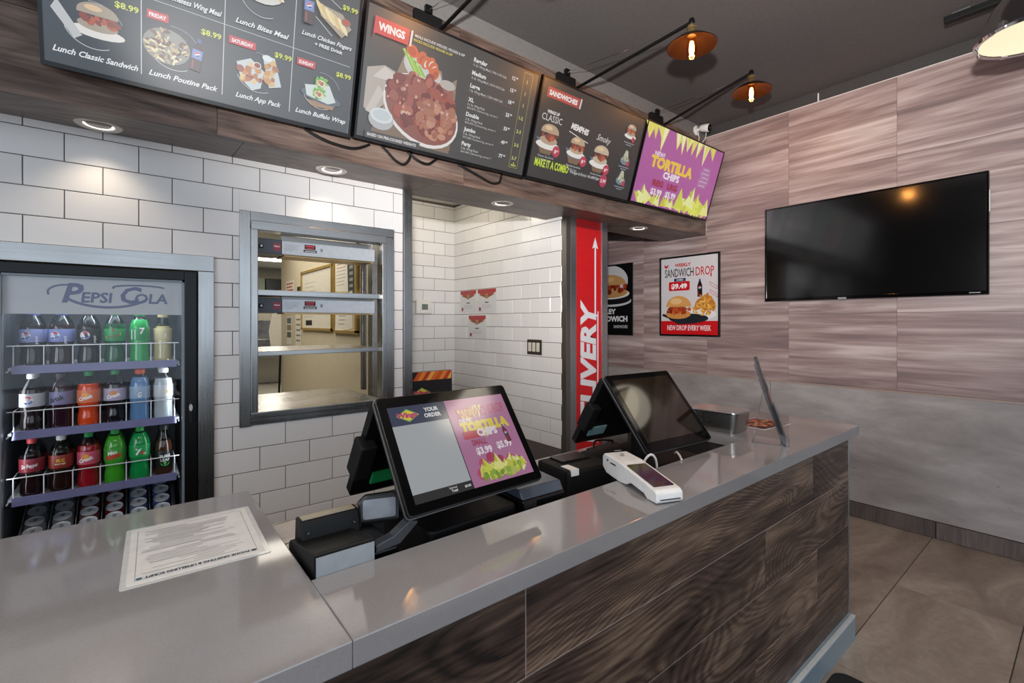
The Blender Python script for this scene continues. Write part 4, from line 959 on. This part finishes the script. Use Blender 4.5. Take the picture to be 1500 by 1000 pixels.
for px, lb in ((1.85, 'chrome dome pendant overhead, second from the right wall'), (.55, 'chrome dome pendant overhead, third from the right wall')):
    c_ = copy_tree(pd); c_.location.x = px; tag(c_, lb, None, 'chrome pendants'); c_.location.y = .24; c_.location.z = 2.68
pd['group'] = 'chrome pendants'
for px in (3.15, 1.85, .55, -.75): light('pendant_light', 'SPOT', (px, .22, 2.64), (5 if px > 2 else 18) if px > 1 else 56, (1, .90, .74) if px > 1 else (1, .94, .86), .2, None, (px, .22, 0), math.radians(140), .8)
# added fill spots behind the camera, no pendants built for them
for px in (-.75, .55, 1.85, 3.15): light('dining_fill', 'SPOT', (px, -1.3, 2.62), 9, (1, .95, .88), .14, None, (px, -1.1, 0), math.radians(150), .7)
rl = thing('ceiling_rail', 'black ceiling rail end with a silver clip beside the chrome pendant', 'rail', loc=(3.58, .56, 3.08))
MB().box(-.022, .022, -1.3, 0, -.018, .014).build('rail', BLKM, rl, bevel=.003); MB().box(-.010, .014, -.11, -.03, .0142, .03).build('clip', ALU, rl, bevel=.003)
for y in (-.35, -.95): MB().box(-.008, .008, y - .01, y + .01, .0142, .0395).build('standoff', BLKM, rl)
sc_ = thing('security_camera', 'white security camera with black face at the soffit end', 'camera', loc=(3.865, 2.236, 3.06))
MB().lathe([(.0, .0), (.042, .0), (.044, .008), (.036, .014), (0, .016)], 22, frame((0, 0, 0), (1, 0, 0), (0, 0, 1))).build('base', WHITE, sc_, smooth=True)
ax = Vector((.10, -.97, -.22)).normalized()
q_ = ax.to_track_quat('Z', 'Y').to_matrix().to_4x4(); q_ = Matrix.Translation((.004, -.04, .010)) @ q_
MB().tube([(0, -.012, 0), (.004, -.045, .008)], .010, 10).build('neck', WHITE, sc_, smooth=True)
MB().lathe([(0, -.005), (.020, -.003), (.030, .012), (.034, .05), (.034, .075), (.031, .08)], 22, q_).build('body', WHITE, sc_, smooth=True)
MB().lathe([(.0305, .078), (.030, .084), (.016, .086), (0, .086)], 20, q_).build('face', BLKG, sc_, smooth=True); MB().lathe([(.012, .086), (.010, .090), (0, .091)], 14, q_).build('lens', M('#2a2e34', .05), sc_, smooth=True)
MB().tube(smooth_path([(-.0, -.02, -.03), (.0, -.03, -.07), (.004, -.02, -.12), (.012, .0, -.17)]), .003, 6).build('cable', WHITE, sc_); MB().tube(smooth_path([(.03, -.08, -.02), (.05, -.06, -.07), (.04, -.03, -.11), (.02, .0, -.16)]), .003, 6).build('cable', WHITE, sc_)

# ============================================================ SIGN, POSTERS, TV
sg = thing('delivery_sign', 'tall red sign with white rotated lettering and an arrow on the partition end', 'sign', None, facing_back(2.571, 2.4515, .0))
MB().box(.0015, .283, .02, 2.088, 0, .006).build('panel', M('#c0141a', .35), sg)
MB().box(.0015, .283, 2.090, 2.168, 0, .003).build('header_panel', M('#7d1016', .4), sg)
a = Art(0, .4, .5, .00005, .0064); WS = '#d8d8dc'
# arrow shaft, head, hook and side line
a.rect(.205, 1.43, .017, .53, WS); a.poly([(.213, 2.035), (.180, 1.945), (.213, 1.958), (.247, 1.945)], WS)
a.text('DELIVERY', .213, .46, .165, WS, 'L', .045, .18, 1.09, PI / 2)
a.rect(.236, .45, .014, .99, WS); a.poly([(.213, 1.425), (.25, 1.425), (.25, 1.465), (.239, 1.465), (.239, 1.440), (.213, 1.440)], WS)
a.build('sign_lettering', sg)
def poster(name, label, y_left, z, w_, h, fr=.016):
    t = thing(name, label, 'poster', 'framed posters on the panelled wall', facing_left(XR - .013, y_left, z))
    f = MB()
    for q in ((0, w_, 0, fr), (0, w_, h - fr, h), (0, fr, fr, h - fr), (w_ - fr, w_, fr, h - fr)): f.box(q[0], q[1], q[2], q[3], 0, .018)
    f.build('frame', M('#0c0c0d', .3), t, bevel=.002); MB().box(fr - .002, w_ - fr + .002, fr - .002, h - fr + .002, 0, .010).build('backing', M('#1a1a1c', .5), t); return t
PX, PZ = .604, .748
p2 = poster('wall_poster', 'white framed poster of a sandwich combo with a red bottom band', 2.695, 1.252, PX, PZ)
a = Art(0, .3, .5, .00005, .0104); a.rect(.016, .016, PX - .032, PZ - .032, '#cfcacc'); a.rect(.016, .016, PX - .032, .125, '#c4161c')
a.text('NEW DROP EVERY WEEK', PX / 2, .055, .048, '#e6dcdc', 'C', .02, 0, .44); a.text('WEEKLY', .245, .650, .030, '#b81f26', 'C', .04, 0, .165)
a.text('SANDWICH', .055, .555, .080, '#23262e', 'L', .01, 0, .30); a.text('DROP', .375, .555, .080, '#c01a20', 'L', .01, 0, .175); a.rect(.515, .535, .012, .03, '#c01a20')
a.poly([(.052, .680), (.052, .655), (.072, .640), (.092, .655), (.092, .680), (.072, .662)], '#b81f26')
a.rrect(.10, .425, .215, .085, .010, '#c4161c'); a.text('$9.49', .207, .446, .045, '#efe8e8', 'C', .05, 0, .165); a.rrect(.155, .512, .12, .028, .004, '#1d2a52'); a.text('COMBO', .215, .519, .014, '#dfe2ea', 'C', .04)
soda(a, .415, .36, .165, 0, '#23100f', '#1a1a22'); a.ell(.465, .275, .10, .085, '#b8782e'); a.ell(.44, .235, .10, .045, '#b8782e'); a.blobs(.47, .285, .085, .085, 70, ['#d89a3e', '#c8842e', '#e4b45e', '#b8742a'], .026, 31, (.28, .42), 6); a.ell(.33, .20, .245, .055, '#e2dedd', 24); a.ell(.30, .165, .20, .045, '#23262c', 20); a.poly([(.10, .165), (.44, .165), (.38, .12), (.20, .11)], '#23262c'); a.poly([(.04, .21), (.12, .185), (.10, .165), (.03, .19)], '#1d2026')
a.blobs(.44, .235, .09, .04, 40, ['#d89a3e', '#c8842e', '#e4b45e', '#b8742a'], .024, 33, (.22, .36), 6)
a.ell(.20, .205, .13, .045, '#c98a4a'); a.blobs(.20, .245, .125, .035, 34, ['#9a3a1c', '#b8502a', '#7d2a14', '#c8643a'], .026, 32, (.5, .9)); a.ell(.205, .275, .130, .10, '#d09a58', 22, 0, 0, PI); a.ell(.18, .325, .06, .030, '#e2b880', 14)
a.line([(.515, .49), (.585, .445), (.585, .42), (.515, .465), (.515, .49)], .003, '#b8423e'); a.line([(.515, .42), (.585, .375), (.585, .35), (.515, .395), (.515, .42)], .003, '#b8423e')
a.build('poster_print', p2)
p1 = poster('wall_poster', 'black framed sandwich poster half hidden behind the red sign', 3.62, 1.246, PX, PZ)
a = Art(0, .3, .5, .00005, .0104); a.rect(.016, .016, PX - .032, PZ - .032, '#0e0e0f'); a.ell(.30, .57, .245, .17, '#c4c2c4', 28); a.ell(.33, .36, .26, .06, '#c9c7c8', 24); a.ell(.33, .375, .25, .052, '#17171a', 24); a.ell(.33, .435, .235, .055, '#d4d0ce', 24)
a.ell(.33, .45, .21, .055, '#b88a54'); a.blobs(.33, .495, .20, .04, 34, ['#8a2c1c', '#a83c24', '#6f2014'], .032, 41, (.5, .9)); a.ell(.31, .53, .21, .11, '#b98e58', 24, 0, 0, PI); a.ell(.28, .59, .09, .03, '#cfa870', 14)
a.text('LEY', .39, .225, .052, '#dcdcde', 'R', .05, 0, .135); a.text('SANDWICH', .54, .145, .056, '#dcdcde', 'R', .05, 0, .43); a.text('SANDWICHES', .54, .075, .030, '#b9b9bb', 'R', .03, 0, .18)
a.build('poster_print', p1)
tv = thing('wall_television', 'large switched-off black television on the streaked panel wall', 'television', None, facing_left(XR - .012, 1.697, 1.548))
TW, TH = 1.274, .733
MB().box(.25, 1.02, .18, .55, 0, .022).build('wall_mount', BLKM, tv)
MB().box(0, TW, 0, TH, .022, .052).build('housing', BLK, tv, bevel=.004)
f = MB()
for q in ((0, TW, 0, .022), (0, TW, TH - .012, TH), (0, .012, .022, TH - .012), (TW - .012, TW, .022, TH - .012)): f.box(q[0], q[1], q[2], q[3], .0525, .057)
f.build('bezel', BLKG, tv, bevel=.001)
MB().box(.012, TW - .012, .022, TH - .012, .0525, .054).build('screen', M('#060607', .10, 0, .7), tv)
MB().box(.505, .555, -.004, .012, .0572, .060).build('badge', ALU, tv)
a = Art(0, .4, .5, .00005, .0575); a.rect(TW - .085, .009, .05, .005, '#8f8f91'); a.build('brand_mark', tv)
MB().box(TW + .0005, TW + .004, .49, .62, .03, .048).build('side_label', WHITE, tv)

# alcove: notices, switch, thermostat, display box
def cert(y0, z0, w_, h, label, word):
    n = thing('wall_notice', label, 'notice', 'notices on the alcove tiles', facing_left(XA - .0042, y0, z0)); MB().box(0, w_, 0, h, 0, .0015).build('paper', M('#cfcccb', .35), n)
    a = Art(0, .35, .5, .00005, .0018); a.rect(.004, .004, w_ - .008, h - .008, '#d0cdcc'); a.poly([(.004, h - .03), (.004, h - .002), (w_ - .004, h - .002), (w_ - .004, h - .03), (w_ / 2 + .02, h * .62), (w_ / 2, h * .58), (w_ / 2 - .02, h * .62)], '#a5322c'); a.poly([(.02, h - .05), (w_ - .02, h - .05), (w_ / 2, h * .60)], '#7d4a2c')
    a.ell(w_ / 2, h * .72, .018, .016, '#c9a060'); a.ell(w_ / 2, h * .72, .010, .009, '#8d2a26'); a.rect(w_ * .4, h * .40, w_ * .2, .010, '#4a4648'); 
    for q in range(3): a.rect(w_ * .25, h * (.30 - .06 * q), w_ * .5, .003, '#a8a4a4')
    a.ell(w_ * .14, h * .14, .017, .018, '#8d2a30'); a.build('notice_print', n)
cert(3.852, 1.474, .27, .204, 'red-topped certificate at the upper left of the alcove trio', 'AWARD OF'); cert(3.565, 1.470, .285, .208, 'red-topped certificate at the upper right of the alcove trio', 'AWARD OF'); cert(3.712, 1.238, .280, .206, 'red-topped certificate below the other two in the alcove', 'DIPLOMA')
sw = thing('light_switch', 'bronze three-rocker switch plate on the alcove tiles', 'light switch', None, facing_left(XA - .0042, 2.866, 1.128))
MB().box(0, .168, 0, .118, 0, .006).build('plate', M('#4a4036', .35, .5), sw, bevel=.002)
for q in range(3): MB().box(.017 + .048 * q, .052 + .048 * q, .024, .094, .0062, .010).build('rocker', M('#cfc8bc', .35), sw, bevel=.002)
th = thing('thermostat', 'white thermostat with small grey display on the alcove back wall', 'thermostat', None, facing_back(2.040, YA - .0042, 1.462))
MB().box(0, .155, 0, .125, 0, .026).build('case', M('#dcd9d2', .4), th, bevel=.006); MB().box(.056, .118, .035, .088, .0262, .0275).build('display', M('#5f6a60', .25), th)
db = thing('display_box', 'black and orange printed carton standing in the alcove behind the till', 'carton', loc=(1.755, 3.16, .0))
MB().box(-.16, .17, -.06, .16, 0, .72).build('plinth', M('#a9a7a4', .35), db, bevel=.004)
MB().box(-.15, .185, .0, .05, .7205, 1.012).build('carton', M('#17161a', .35), db, bevel=.002)
a = Art(0, .35, .5, .00005, .0003); 
for q in range(9): a.poly([(-.149 + .036 * q, .228), (-.149 + .036 * (q + 1), .228), (min(.184, -.149 + .036 * (q + 1) + .045), .291), (min(.184, -.149 + .036 * q + .045), .291)], ['#c8501e', '#e0862e', '#b8381c', '#e8a84a', '#d86a24'][q % 5])
def logo(a, x, y, s):
    a.poly([(x - s, y), (x, y + s * .55), (x + s, y), (x, y - s * .55)], '#6fae5a'); a.poly([(x - s * .86, y), (x, y + s * .46), (x + s * .86, y), (x, y - s * .46)], '#e2c83a'); a.text('Wings', x - s * .05, y - s * .16, s * .42, '#b8406a', 'C', .06, .2, s * 1.75)
logo(a, -.075, .135, .075); a.rect(.0, .125, .17, .006, '#c8a83a'); a.build('carton_print', db, mat=facing_back(0, 0, .7205))

# ============================================================ TILLS AND THINGS ON THE COUNTER
def till(label, W, H, x, y, z, yaw, pit, screen, rear_dy, rear_z0, rear_lean, base):
    t = thing('till_terminal', label, 'till', 'two-sided till terminals', loc=(x, y, .751), rotz=yaw)
    u = Vector((0, math.sin(pit), math.cos(pit)))
    F = frame((0, 0, z - .751), (1, 0, 0), u)            # canvas: origin bottom centre of the front display
    fd = MB().prism(rrect(-W / 2, W / 2, 0, H, .010), -.022, 0, F).build('front_display', BLK, t, bevel=.002)
    MB().prism(rrect(-W / 2 - .0015, W / 2 + .0015, -.0015, H + .0015, .011), -.0135, -.010, F).build('edge_band', M('#8c8c8e', .3, .8), fd)
    MB().prism(rrect(-W / 2 + .003, W / 2 - .003, .003, H - .003, .009), .0, .0015, F).build('front_glass', BLKG, fd)
    screen(fd, W, H, F @ Matrix.Translation((0, 0, .0016)))
    # rear, staff-facing display
    top = F @ Vector((0, H, -.02)); v = Vector((0, -math.sin(rear_lean), math.cos(rear_lean)))
    ry = (top.z - (rear_z0 - .751)) / v.z
    o = top - v * ry; o.y += .012
    Rm = frame((o.x, o.y, o.z), (-1, 0, 0), v)
    rd = MB().prism(rrect(-W / 2 + .004, W / 2 - .004, 0, ry + .004, .010), -.024, 0, Rm).build('rear_display', BLK, t, bevel=.002)
    MB().prism(rrect(-W / 2 + .012, W / 2 - .012, .010, ry - .006, .006), .0, .0012, Rm).build('rear_glass', BLKG, rd)
    MB().box(W / 2 - .028, W / 2 + .014, ry * .30, ry * .66, -.052, -.004, Rm).build('card_swiper', BLKM, rd, bevel=.005)
    MB().box(W / 2 - .14, W / 2 - .05, ry * .12, ry * .26, -.030, -.024, Rm).build('status_panel', M('#1f8a4e' if W > .37 else '#7fa3a6', .3), rd, bevel=.002)
    # stand: neck, hinge and foot on the steel surface
    MB().tube([(0, .19, .02), (0, .185, .20), (0, .18, top.z - .09)], .036, 14).build('stand_neck', BLKM, t, smooth=True)
    MB().box(-.10, .10, .155, .205, top.z - .13, top.z - .075).build('hinge', BLK, t, bevel=.01)
    MB().prism(rrect(*base[:4], .02), .0, base[4]).build('foot', BLKM, t, bevel=.006)
    return t
def order_screen(fd, W, H, F):
    m = .022; w_, h = W - 2 * m, H - 2 * m - .006
    a = Art(.62, .12, .5, .00004, .0); T = F @ Matrix.Translation((-W / 2 + m, m, 0))
    a.rect(0, 0, w_, h, '#131418'); L = w_ * .45
    a.rect(0, .020, L - .002, h - .020, '#a9adb0'); a.rect(0, h - .047, L - .002, .047, '#26314e'); logo(a, .046, h - .024, .030)
    a.text('YOUR', .110, h - .020, .010, '#d8dade', 'C', .05); a.text('ORDER', .110, h - .035, .010, '#d8dade', 'C', .05)
    a.text('Subtotal', .088, .0125, .0045, '#c8c8ca', 'L', .02); a.text('Total', .092, .005, .0055, '#e0e0e0', 'L', .03); a.text('$0.00', L - .006, .0075, .0055, '#e0e0e0', 'R', .03)
    a.build('screen_image', fd, mat=T)
    b = Art(.58, .12, .5, .00004, .0004); R = w_ - L; g = Matrix.Translation((L, 0, 0)); b.rect(0, 0, R, h, '#b0739a')
    rr = random.Random(3)
    for q in range(7): 
        x, y = rr.uniform(.0, R - .03), rr.choice([h - .03, h - .04, h * .45, h * .62]); s_ = .03
        b.poly([(x, y), (x + s_, y + rr.uniform(-.01, .02)), (x + s_ * .5, y - s_ * .9)], rr.choice(['#d0c878', '#dcd69a', '#c8b860']))
    b.text('SANDWICH', .022, h * .765, .028, '#b8506a', 'L', .02, 0, .10); b.text('DROP', .125, h * .775, .028, '#b8506a', 'L', .02, 0, .048)
    b.text('NEW!', .024, h * .715, .010, '#e2d0dc', 'L', .04); b.text('TORTILLA', .020, h * .60, .024, '#dcc844', 'L', .09, 0, .150); b.rect(.02, h * .515, .05, .020, '#b8324a'); b.text('CHIPS', .062, h * .53, .019, '#ecdfe6', 'L', .06, 0, .062)
    b.text('SMALL', .036, h * .435, .015, '#a03058', 'L', .04, 0, .045); b.text('$3.99', .040, h * .33, .017, '#eee2ea', 'L', .04, 0, .048); b.text('$5.99', .105, h * .35, .017, '#eee2ea', 'L', .04, 0, .048)
    soda(b, .150, h * .40, .05, .1, '#6a1c3a', '#4a1c3a')
    b.blobs(.10, .040, .075, .028, 12, ['#a8325a', '#b8446a'], .020, 71)
    pts = [(rr.uniform(.03, R - .02), rr.uniform(.018, .040), rr.uniform(.012, .017), rr.uniform(-.8, .8)) for _ in range(50)] + [(.05, .040, .022, .2), (.085, .044, .024, 0), (.125, .040, .022, -.2), (.152, .034, .020, .3)]
    chips(b, pts, 12); b.blobs(.06, .018, .05, .012, 14, ['#8fae3a', '#a8bc4a', '#7a9a30'], .009, 4); b.blobs(.13, .02, .04, .012, 10, ['#8fae3a', '#b8c05a'], .009, 5)
    b.build('promo_image', fd, mat=T @ g)
def dark_screen(fd, W, H, F):
    MB().box(-W / 2 + .024, W / 2 - .024, .034, H - .024, 0, .0006, F).build('screen', M('#1c140c', .06, 0, 1.0), fd)
till('till with lit order screen and purple promotion, left of the two', .38, .273, .625, .881, .985, .041, .624, order_screen, .13, .955, .55, (-.11, .15, .05, .36, .165))
till('till with blank dark screen beside the white card terminal, right of the two', .36, .311, 1.510, .925, .948, -.071, .705, dark_screen, .13, .915, .55, (-.16, .20, .06, .36, .12))

# tray with scanner at the left end of the well
tr = thing('scanner_tray', 'black tray with ridge and grey-windowed scanner at the left end of the well', 'tray', loc=(0, 0, 0))
Xm = Matrix(((0, 0, 1, 0), (1, 0, 0, 0), (0, 1, 0, 0), (0, 0, 0, 1)))
MB().prism([(.8965, .752), (.8965, .955), (.900, .958), (1.065, .925), (1.075, .915), (1.075, .752)], .259, .375, Xm).build('tray_body', M('#08090b', .45, 0, .2), tr, bevel=.003)
MB().prism([(.8935, .90), (.8945, .951), (.896, .951), (.896, .90)], .262, .372, Xm).build('front_plate', M('#9aa0a6', .3, .4), tr)
MB().prism([(1.02, .921), (1.035, .967), (1.075, .967), (1.082, .90)], .272, .395, Xm).build('ridge', M('#07080a', .42, 0, .25), tr, bevel=.004)
MB().box(.277, .388, 1.040, 1.064, .9672, .970).build('ridge_cap', M('#9a8f7d', .35, .3), tr, bevel=.001)
for x in (.285, .38): MB().lathe([(0, .003), (.003, .002), (.003, 0)], 8, frame((x, 1.024, .945), (1, 0, 0), (0, .3, .95))).build('screw', CHROME, tr)
sn = frame((.442, 1.035, .925), (.93, -.32, .0), (.1, .25, .95))
h_ = MB().prism([(-.044, 0), (.044, 0), (.047, .050), (.036, .062), (-.030, .060), (-.047, .045)], -.05, 0, sn).build('scanner_head', M('#1c1d20', .4), tr, bevel=.005)
MB().prism(rrect(-.036, .037, .008, .050, .005), .0, .002, sn).build('scanner_window', M('#7d828a', .15), h_)
MB().box(-.04, .015, -.17, .0, -.045, -.01, sn).build('scanner_stem', BLKM, tr, bevel=.006)
MB().prism([(.378, .922), (.43, .927), (.472, .962), (.452, .970), (.415, .947), (.378, .938)], -.012, .012, frame((0, .912, 0), (1, 0, 0), (0, 0, 1))).build('scanner_bracket', M('#33363b', .3), tr, bevel=.003)
MB().box(.3755, .43, .91, 1.05, .752, .92).build('bracket_base', BLK, tr, bevel=.004)

# receipt printers
p = thing('receipt_printer', 'black receipt printer with blue-grey lid right of the lit till', 'printer', loc=(.868, 1.03, .751), rotz=-.05)
MB().box(-.075, .075, -.095, .095, 0, .165).build('body', BLK, p, bevel=.006); MB().prism([(-.09, .166), (-.075, .19), (.06, .195), (.09, .166)], -.072, .072, Xm).build('lid', M('#3a4250', .25), p, bevel=.004)
MB().box(-.06, .06, -.0975, -.0955, .13, .133).build('paper_slot', M('#8a8f98', .3), p); MB().box(-.07, -.03, -.098, -.0955, .145, .158).build('silver_tab', ALU, p)
p = thing('receipt_printer', 'black printer box with a white sticker beside the card terminal', 'printer', loc=(1.125, 1.075, .751), rotz=-.10)
MB().box(-.09, .10, -.07, .085, 0, .178).build('body', BLKM, p, bevel=.012); MB().box(-.075, -.045, -.072, -.02, .160, .1795).build('white_sticker', WHITE, p)
MB().box(-.05, .07, .0, .07, .1785, .184).build('lid', BLK, p, bevel=.003)
# keyboards
def keyboard(x, y, rz, label, n):
    k = thing('keyboard', label, 'keyboard', None, loc=(x, y, .751), rotz=rz); w_ = .0185 * n + .02
    MB().box(-w_ / 2, w_ / 2, -.062, .062, 0, .014).build('base', BLK, k, bevel=.003)
    km = MB().box(-.0078, .0078, -.0078, .0078, 0, .007); km.m = [M('#26272a', .35)]; me = km.mesh(.002, False, 1)
    for r in range(5):
        for c in range(n):
            o = bpy.data.objects.new('key', me); COL.objects.link(o); o.parent = k; o.location = (-w_ / 2 + .019 + .0185 * c, -.042 + .0205 * r, .0141)
keyboard(.585, 1.47, .03, 'black keyboard behind the scanner, partly hidden by the lit till', 14)
keyboard(1.43, 1.435, .12, 'black keyboard on the steel surface behind the printers', 17)
mo = thing('cable_tidy', 'black cable tray lying behind the blank till', 'cable tray', loc=(1.79, 1.52, .751), rotz=.1)
MB().box(-.10, .10, -.03, .03, 0, .03).build('tray', BLKM, mo, bevel=.006); MB().tube(smooth_path([(-.08, 0, .031), (-.05, .01, .06), (.05, -.01, .05), (.08, 0, .031)]), .005, 6).build('cable', BLK, mo)
rc = thing('receipt_sheet', 'white printed sheet lying on the work surface at left', 'paper', loc=(.405, 1.545, .7505), rotz=.2)
MB().box(-.09, .06, -.075, .065, 0, .001).build('sheet', M('#d2cdcb', .6), rc); a = Art()
for q in range(8): a.rect(-.08, .05 - .014 * q, .08 + .04 * random.random(), .004, '#a8a3a2')
a.build('sheet_print', rc, mat=Matrix.Translation((0, 0, .001)))
# white cables of the blank till
c = MB().tube(smooth_path([(1.335, .960, .80), (1.315, .950, .89), (1.315, .940, .93), (1.335, .93, .945), (1.355, .925, .92), (1.36, .925, .86)], 6), .004, 6).build('charging_cable', WHITE, smooth=True); tag(c, 'white cable looping up behind the card terminal', 'cable')
c = MB().tube(smooth_path([(1.51, .955, .915), (1.49, .935, .926), (1.47, .912, .924), (1.45, .893, .9205), (1.44, .885, .9205)], 6), .0035, 6).build('charging_cable', WHITE, smooth=True); tag(c, 'white cable running out below the blank till onto the counter edge', 'cable')
# card terminal
d_ = Vector((.104, .268, 0)).normalized(); n_ = Vector((d_.y, -d_.x, 0))
te = thing('card_terminal', 'white handheld card terminal lying on the grey countertop', 'card terminal', None, frame((1.076, .693, CT + .0005), (n_.x, n_.y, 0), (d_.x, d_.y, 0)))
TT = Matrix(((0, 0, 1, 0), (1, 0, 0, 0), (0, 1, 0, 0), (0, 0, 0, 1)))
WT = M('#d9d7d6', .35)
MB().prism([(0, .008), (.004, .002), (.045, .0), (.06, .010), (.125, .016), (.150, .004), (.185, .0), (.262, .004), (.285, .020), (.285, .050), (.275, .060), (.19, .058), (.012, .034), (.002, .026)], -.040, .040, TT).build('body', WT, te, bevel=.005, seg=3)
tilt = frame((0, .012, .0345), (1, 0, 0), (0, .178, .024))
MB().prism(rrect(-.031, .031, .014, .150, .004), 0, .0012, tilt).build('screen', M('#120c0a', .08, 0, .6), te)
MB().box(-.030, .030, -.0015, .001, .010, .0125).build('card_slot', M('#3a3a3c', .4), te)
MB().lathe([(.007, 0), (.006, .0008), (0, .001)], 16, tilt @ Matrix.Translation((0, .225, .0))).build('sensor_dot', M('#8d8b8a', .4), te)
MB().box(-.0412, -.040, .205, .235, .040, .044).build('side_button', M('#2a2a2c', .4), te); MB().box(-.0412, -.040, .248, .256, .043, .048).build('side_port', M('#2a2a2c', .4), te)
a = Art(0, .4, .5, .00004, .0003); a.rect(-.012, .25, .024, .004, '#9a9897'); a.build('maker_mark', te, mat=tilt)
# laminated sheet
ls = thing('laminated_sheet', 'laminated white script sheet lying on the left part of the countertop', 'paper sheet', None, frame((.1065, 1.2035, CT + .0003), (-.999, .03, 0), (-.03, -.999, 0)))
MB().prism(rrect(-.119, .119, -.150, .148, .006), 0, .0008).build('film', M('#c2c3c2', .12), ls)
MB().box(-.110, .110, -.140, .138, .0008, .0012).build('page', M('#d5d3d1', .3), ls)
a = Art(0, .25, .5, .00003, .0014)
for q in (((-.098, -.128), (-.098, .126)), ((.098, -.128), (.098, .126)), ((-.098, -.128), (.098, -.128))): a.line(q, .0008, '#6a6f7d')
a.rect(-.098, .112, .196, .014, '#c3c6c8'); a.text('PHONE GREETING & UPSELLING SCRIPT', 0, .1145, .0085, '#23252b', 'C', .05, 0, .168); a.ell(-.092, .119, .005, .005, '#23252b'); a.ell(.092, .119, .005, .005, '#3a5a72')
R3 = random.Random(2)
for q in range(26):
    w_ = R3.uniform(.04, .16); x = R3.uniform(-.09, .09 - w_); a.rect(x, .100 - .0085 * q, w_, .0022, R3.choice(['#a9a8a8', '#b8b6b5', '#8d8c8d']))
a.build('page_print', ls)
# steel food pan with lid of film, flyers and acrylic holder on the right part
pn = thing('steel_food_pan', 'small stainless food pan with a pale lid beside the blank till', 'food pan', loc=(2.005, 1.045, CT + .0005), rotz=.05)
def loft(r0, r1, z0, z1, n=6):
    a_, b_ = rrect(*r0, n=n), rrect(*r1, n=n); k = len(a_)
    return [(x, y, z0) for x, y in a_] + [(x, y, z1) for x, y in b_], [(i, (i + 1) % k, k + (i + 1) % k, k + i) for i in range(k)], k
mb = MB(); v, f_, k = loft((-.068, .068, -.090, .090, .022), (-.078, .078, -.102, .102, .026), 0, .083); mb.add(v, f_ + [list(range(k))[::-1]]); mb.build('pan', STEELH, pn, smooth=True)
mb = MB(); mb.prism(rrect(-.086, .086, -.110, .110, .030, 6), .083, .087); mb.build('rim', M('#c9c8c8', .15, 1.0), pn, bevel=.0015)
MB().prism(rrect(-.076, .076, -.100, .100, .024, 6), .0872, .0895).build('lid', M('#a9abac', .2, .6), pn)
for (x, y, rz, lb) in ((2.245, .985, -.1, 'red food flyer lying flat under the acrylic holder'), (2.39, 1.30, .05, 'white-edged flyer near the back of the counter end')):
    fy = thing('flyer', lb, 'flyer', loc=(x, y, CT + .0003), rotz=rz); MB().box(-.11, .11, -.085, .085, 0, .001).build('paper', M('#cfcac6', .4), fy)
    a = Art(0, .3, .5, .00004, .0013); a.rect(-.103, -.078, .206, .156, '#3a1a14'); a.blobs(0, 0, .095, .07, 60, ['#a8301c', '#c8502a', '#7d2014', '#d88a4a', '#2a1410', '#b89058'], .016, 51, (.5, .9)); a.build('flyer_print', fy)
ah = thing('acrylic_holder', 'clear acrylic leaflet holder with a dark leaflet leaning in it', 'leaflet holder', None, frame((1.945, .80, CT + .0005), (.932, .362, 0), (-.362, .932, 0)))
AC = glass_mat('acrylic', (.90, .93, .94), .9)
# side profile in (depth, height); local x = width, y = depth away from the customer, z = up
sidem = lambda x0, x1, prof, nm, mat: MB().prism(prof, x0, x1, Matrix(((0, 0, 1, 0), (1, 0, 0, 0), (0, 1, 0, 0), (0, 0, 0, 1)))).build(nm, mat, ah)
sidem(-.055, .055, [(-.035, 0), (.075, 0), (.075, .003), (-.035, .003)], 'base', AC)
sidem(-.055, .055, [(-.030, .003), (.0655, .300), (.0695, .300), (-.026, .003)], 'back_plate', AC)
sidem(-.055, .055, [(-.054, .003), (-.005, .150), (-.0025, .150), (-.0515, .003)], 'pocket_front', AC)
for x in (-.055, .0525): sidem(x, x + .0025, [(-.051, .004), (-.002, .149), (.015, .149), (-.032, .004)], 'pocket_side', AC)
sidem(-.055, .055, [(.034, .190), (.070, .003), (.073, .003), (.038, .190)], 'prop', AC)
lf = sidem(-.049, .049, [(-.042, .008), (.060, .325), (.0685, .325), (-.032, .008)], 'leaflet', M('#242027', .4, 0, .2))
a = Art(0, .3, .5, .00004, .0004); a.rect(-.049, .0, .098, .335, '#3f3942'); a.rect(-.049, .15, .098, .05, '#b0604e'); a.blobs(0, .25, .042, .085, 40, ['#2a262e', '#6a5a62', '#8a6a6a', '#3a3038', '#a89a9a'], .012, 61)
a.build('leaflet_print', ah, mat=frame((0, -.0422, .008), (1, 0, 0), (0, .102, .317)))
# floor mat corner by the kick strip
mt = thing('floor_mat', 'black floor mat with rounded corners at the foot of the counter', 'mat', loc=(0, 0, .0005))
MB().prism(rrect(.9, 2.172, -.6, .660, .05, 6), 0, .012).build('mat', M('#0c0c0d', .9), mt, bevel=.003)
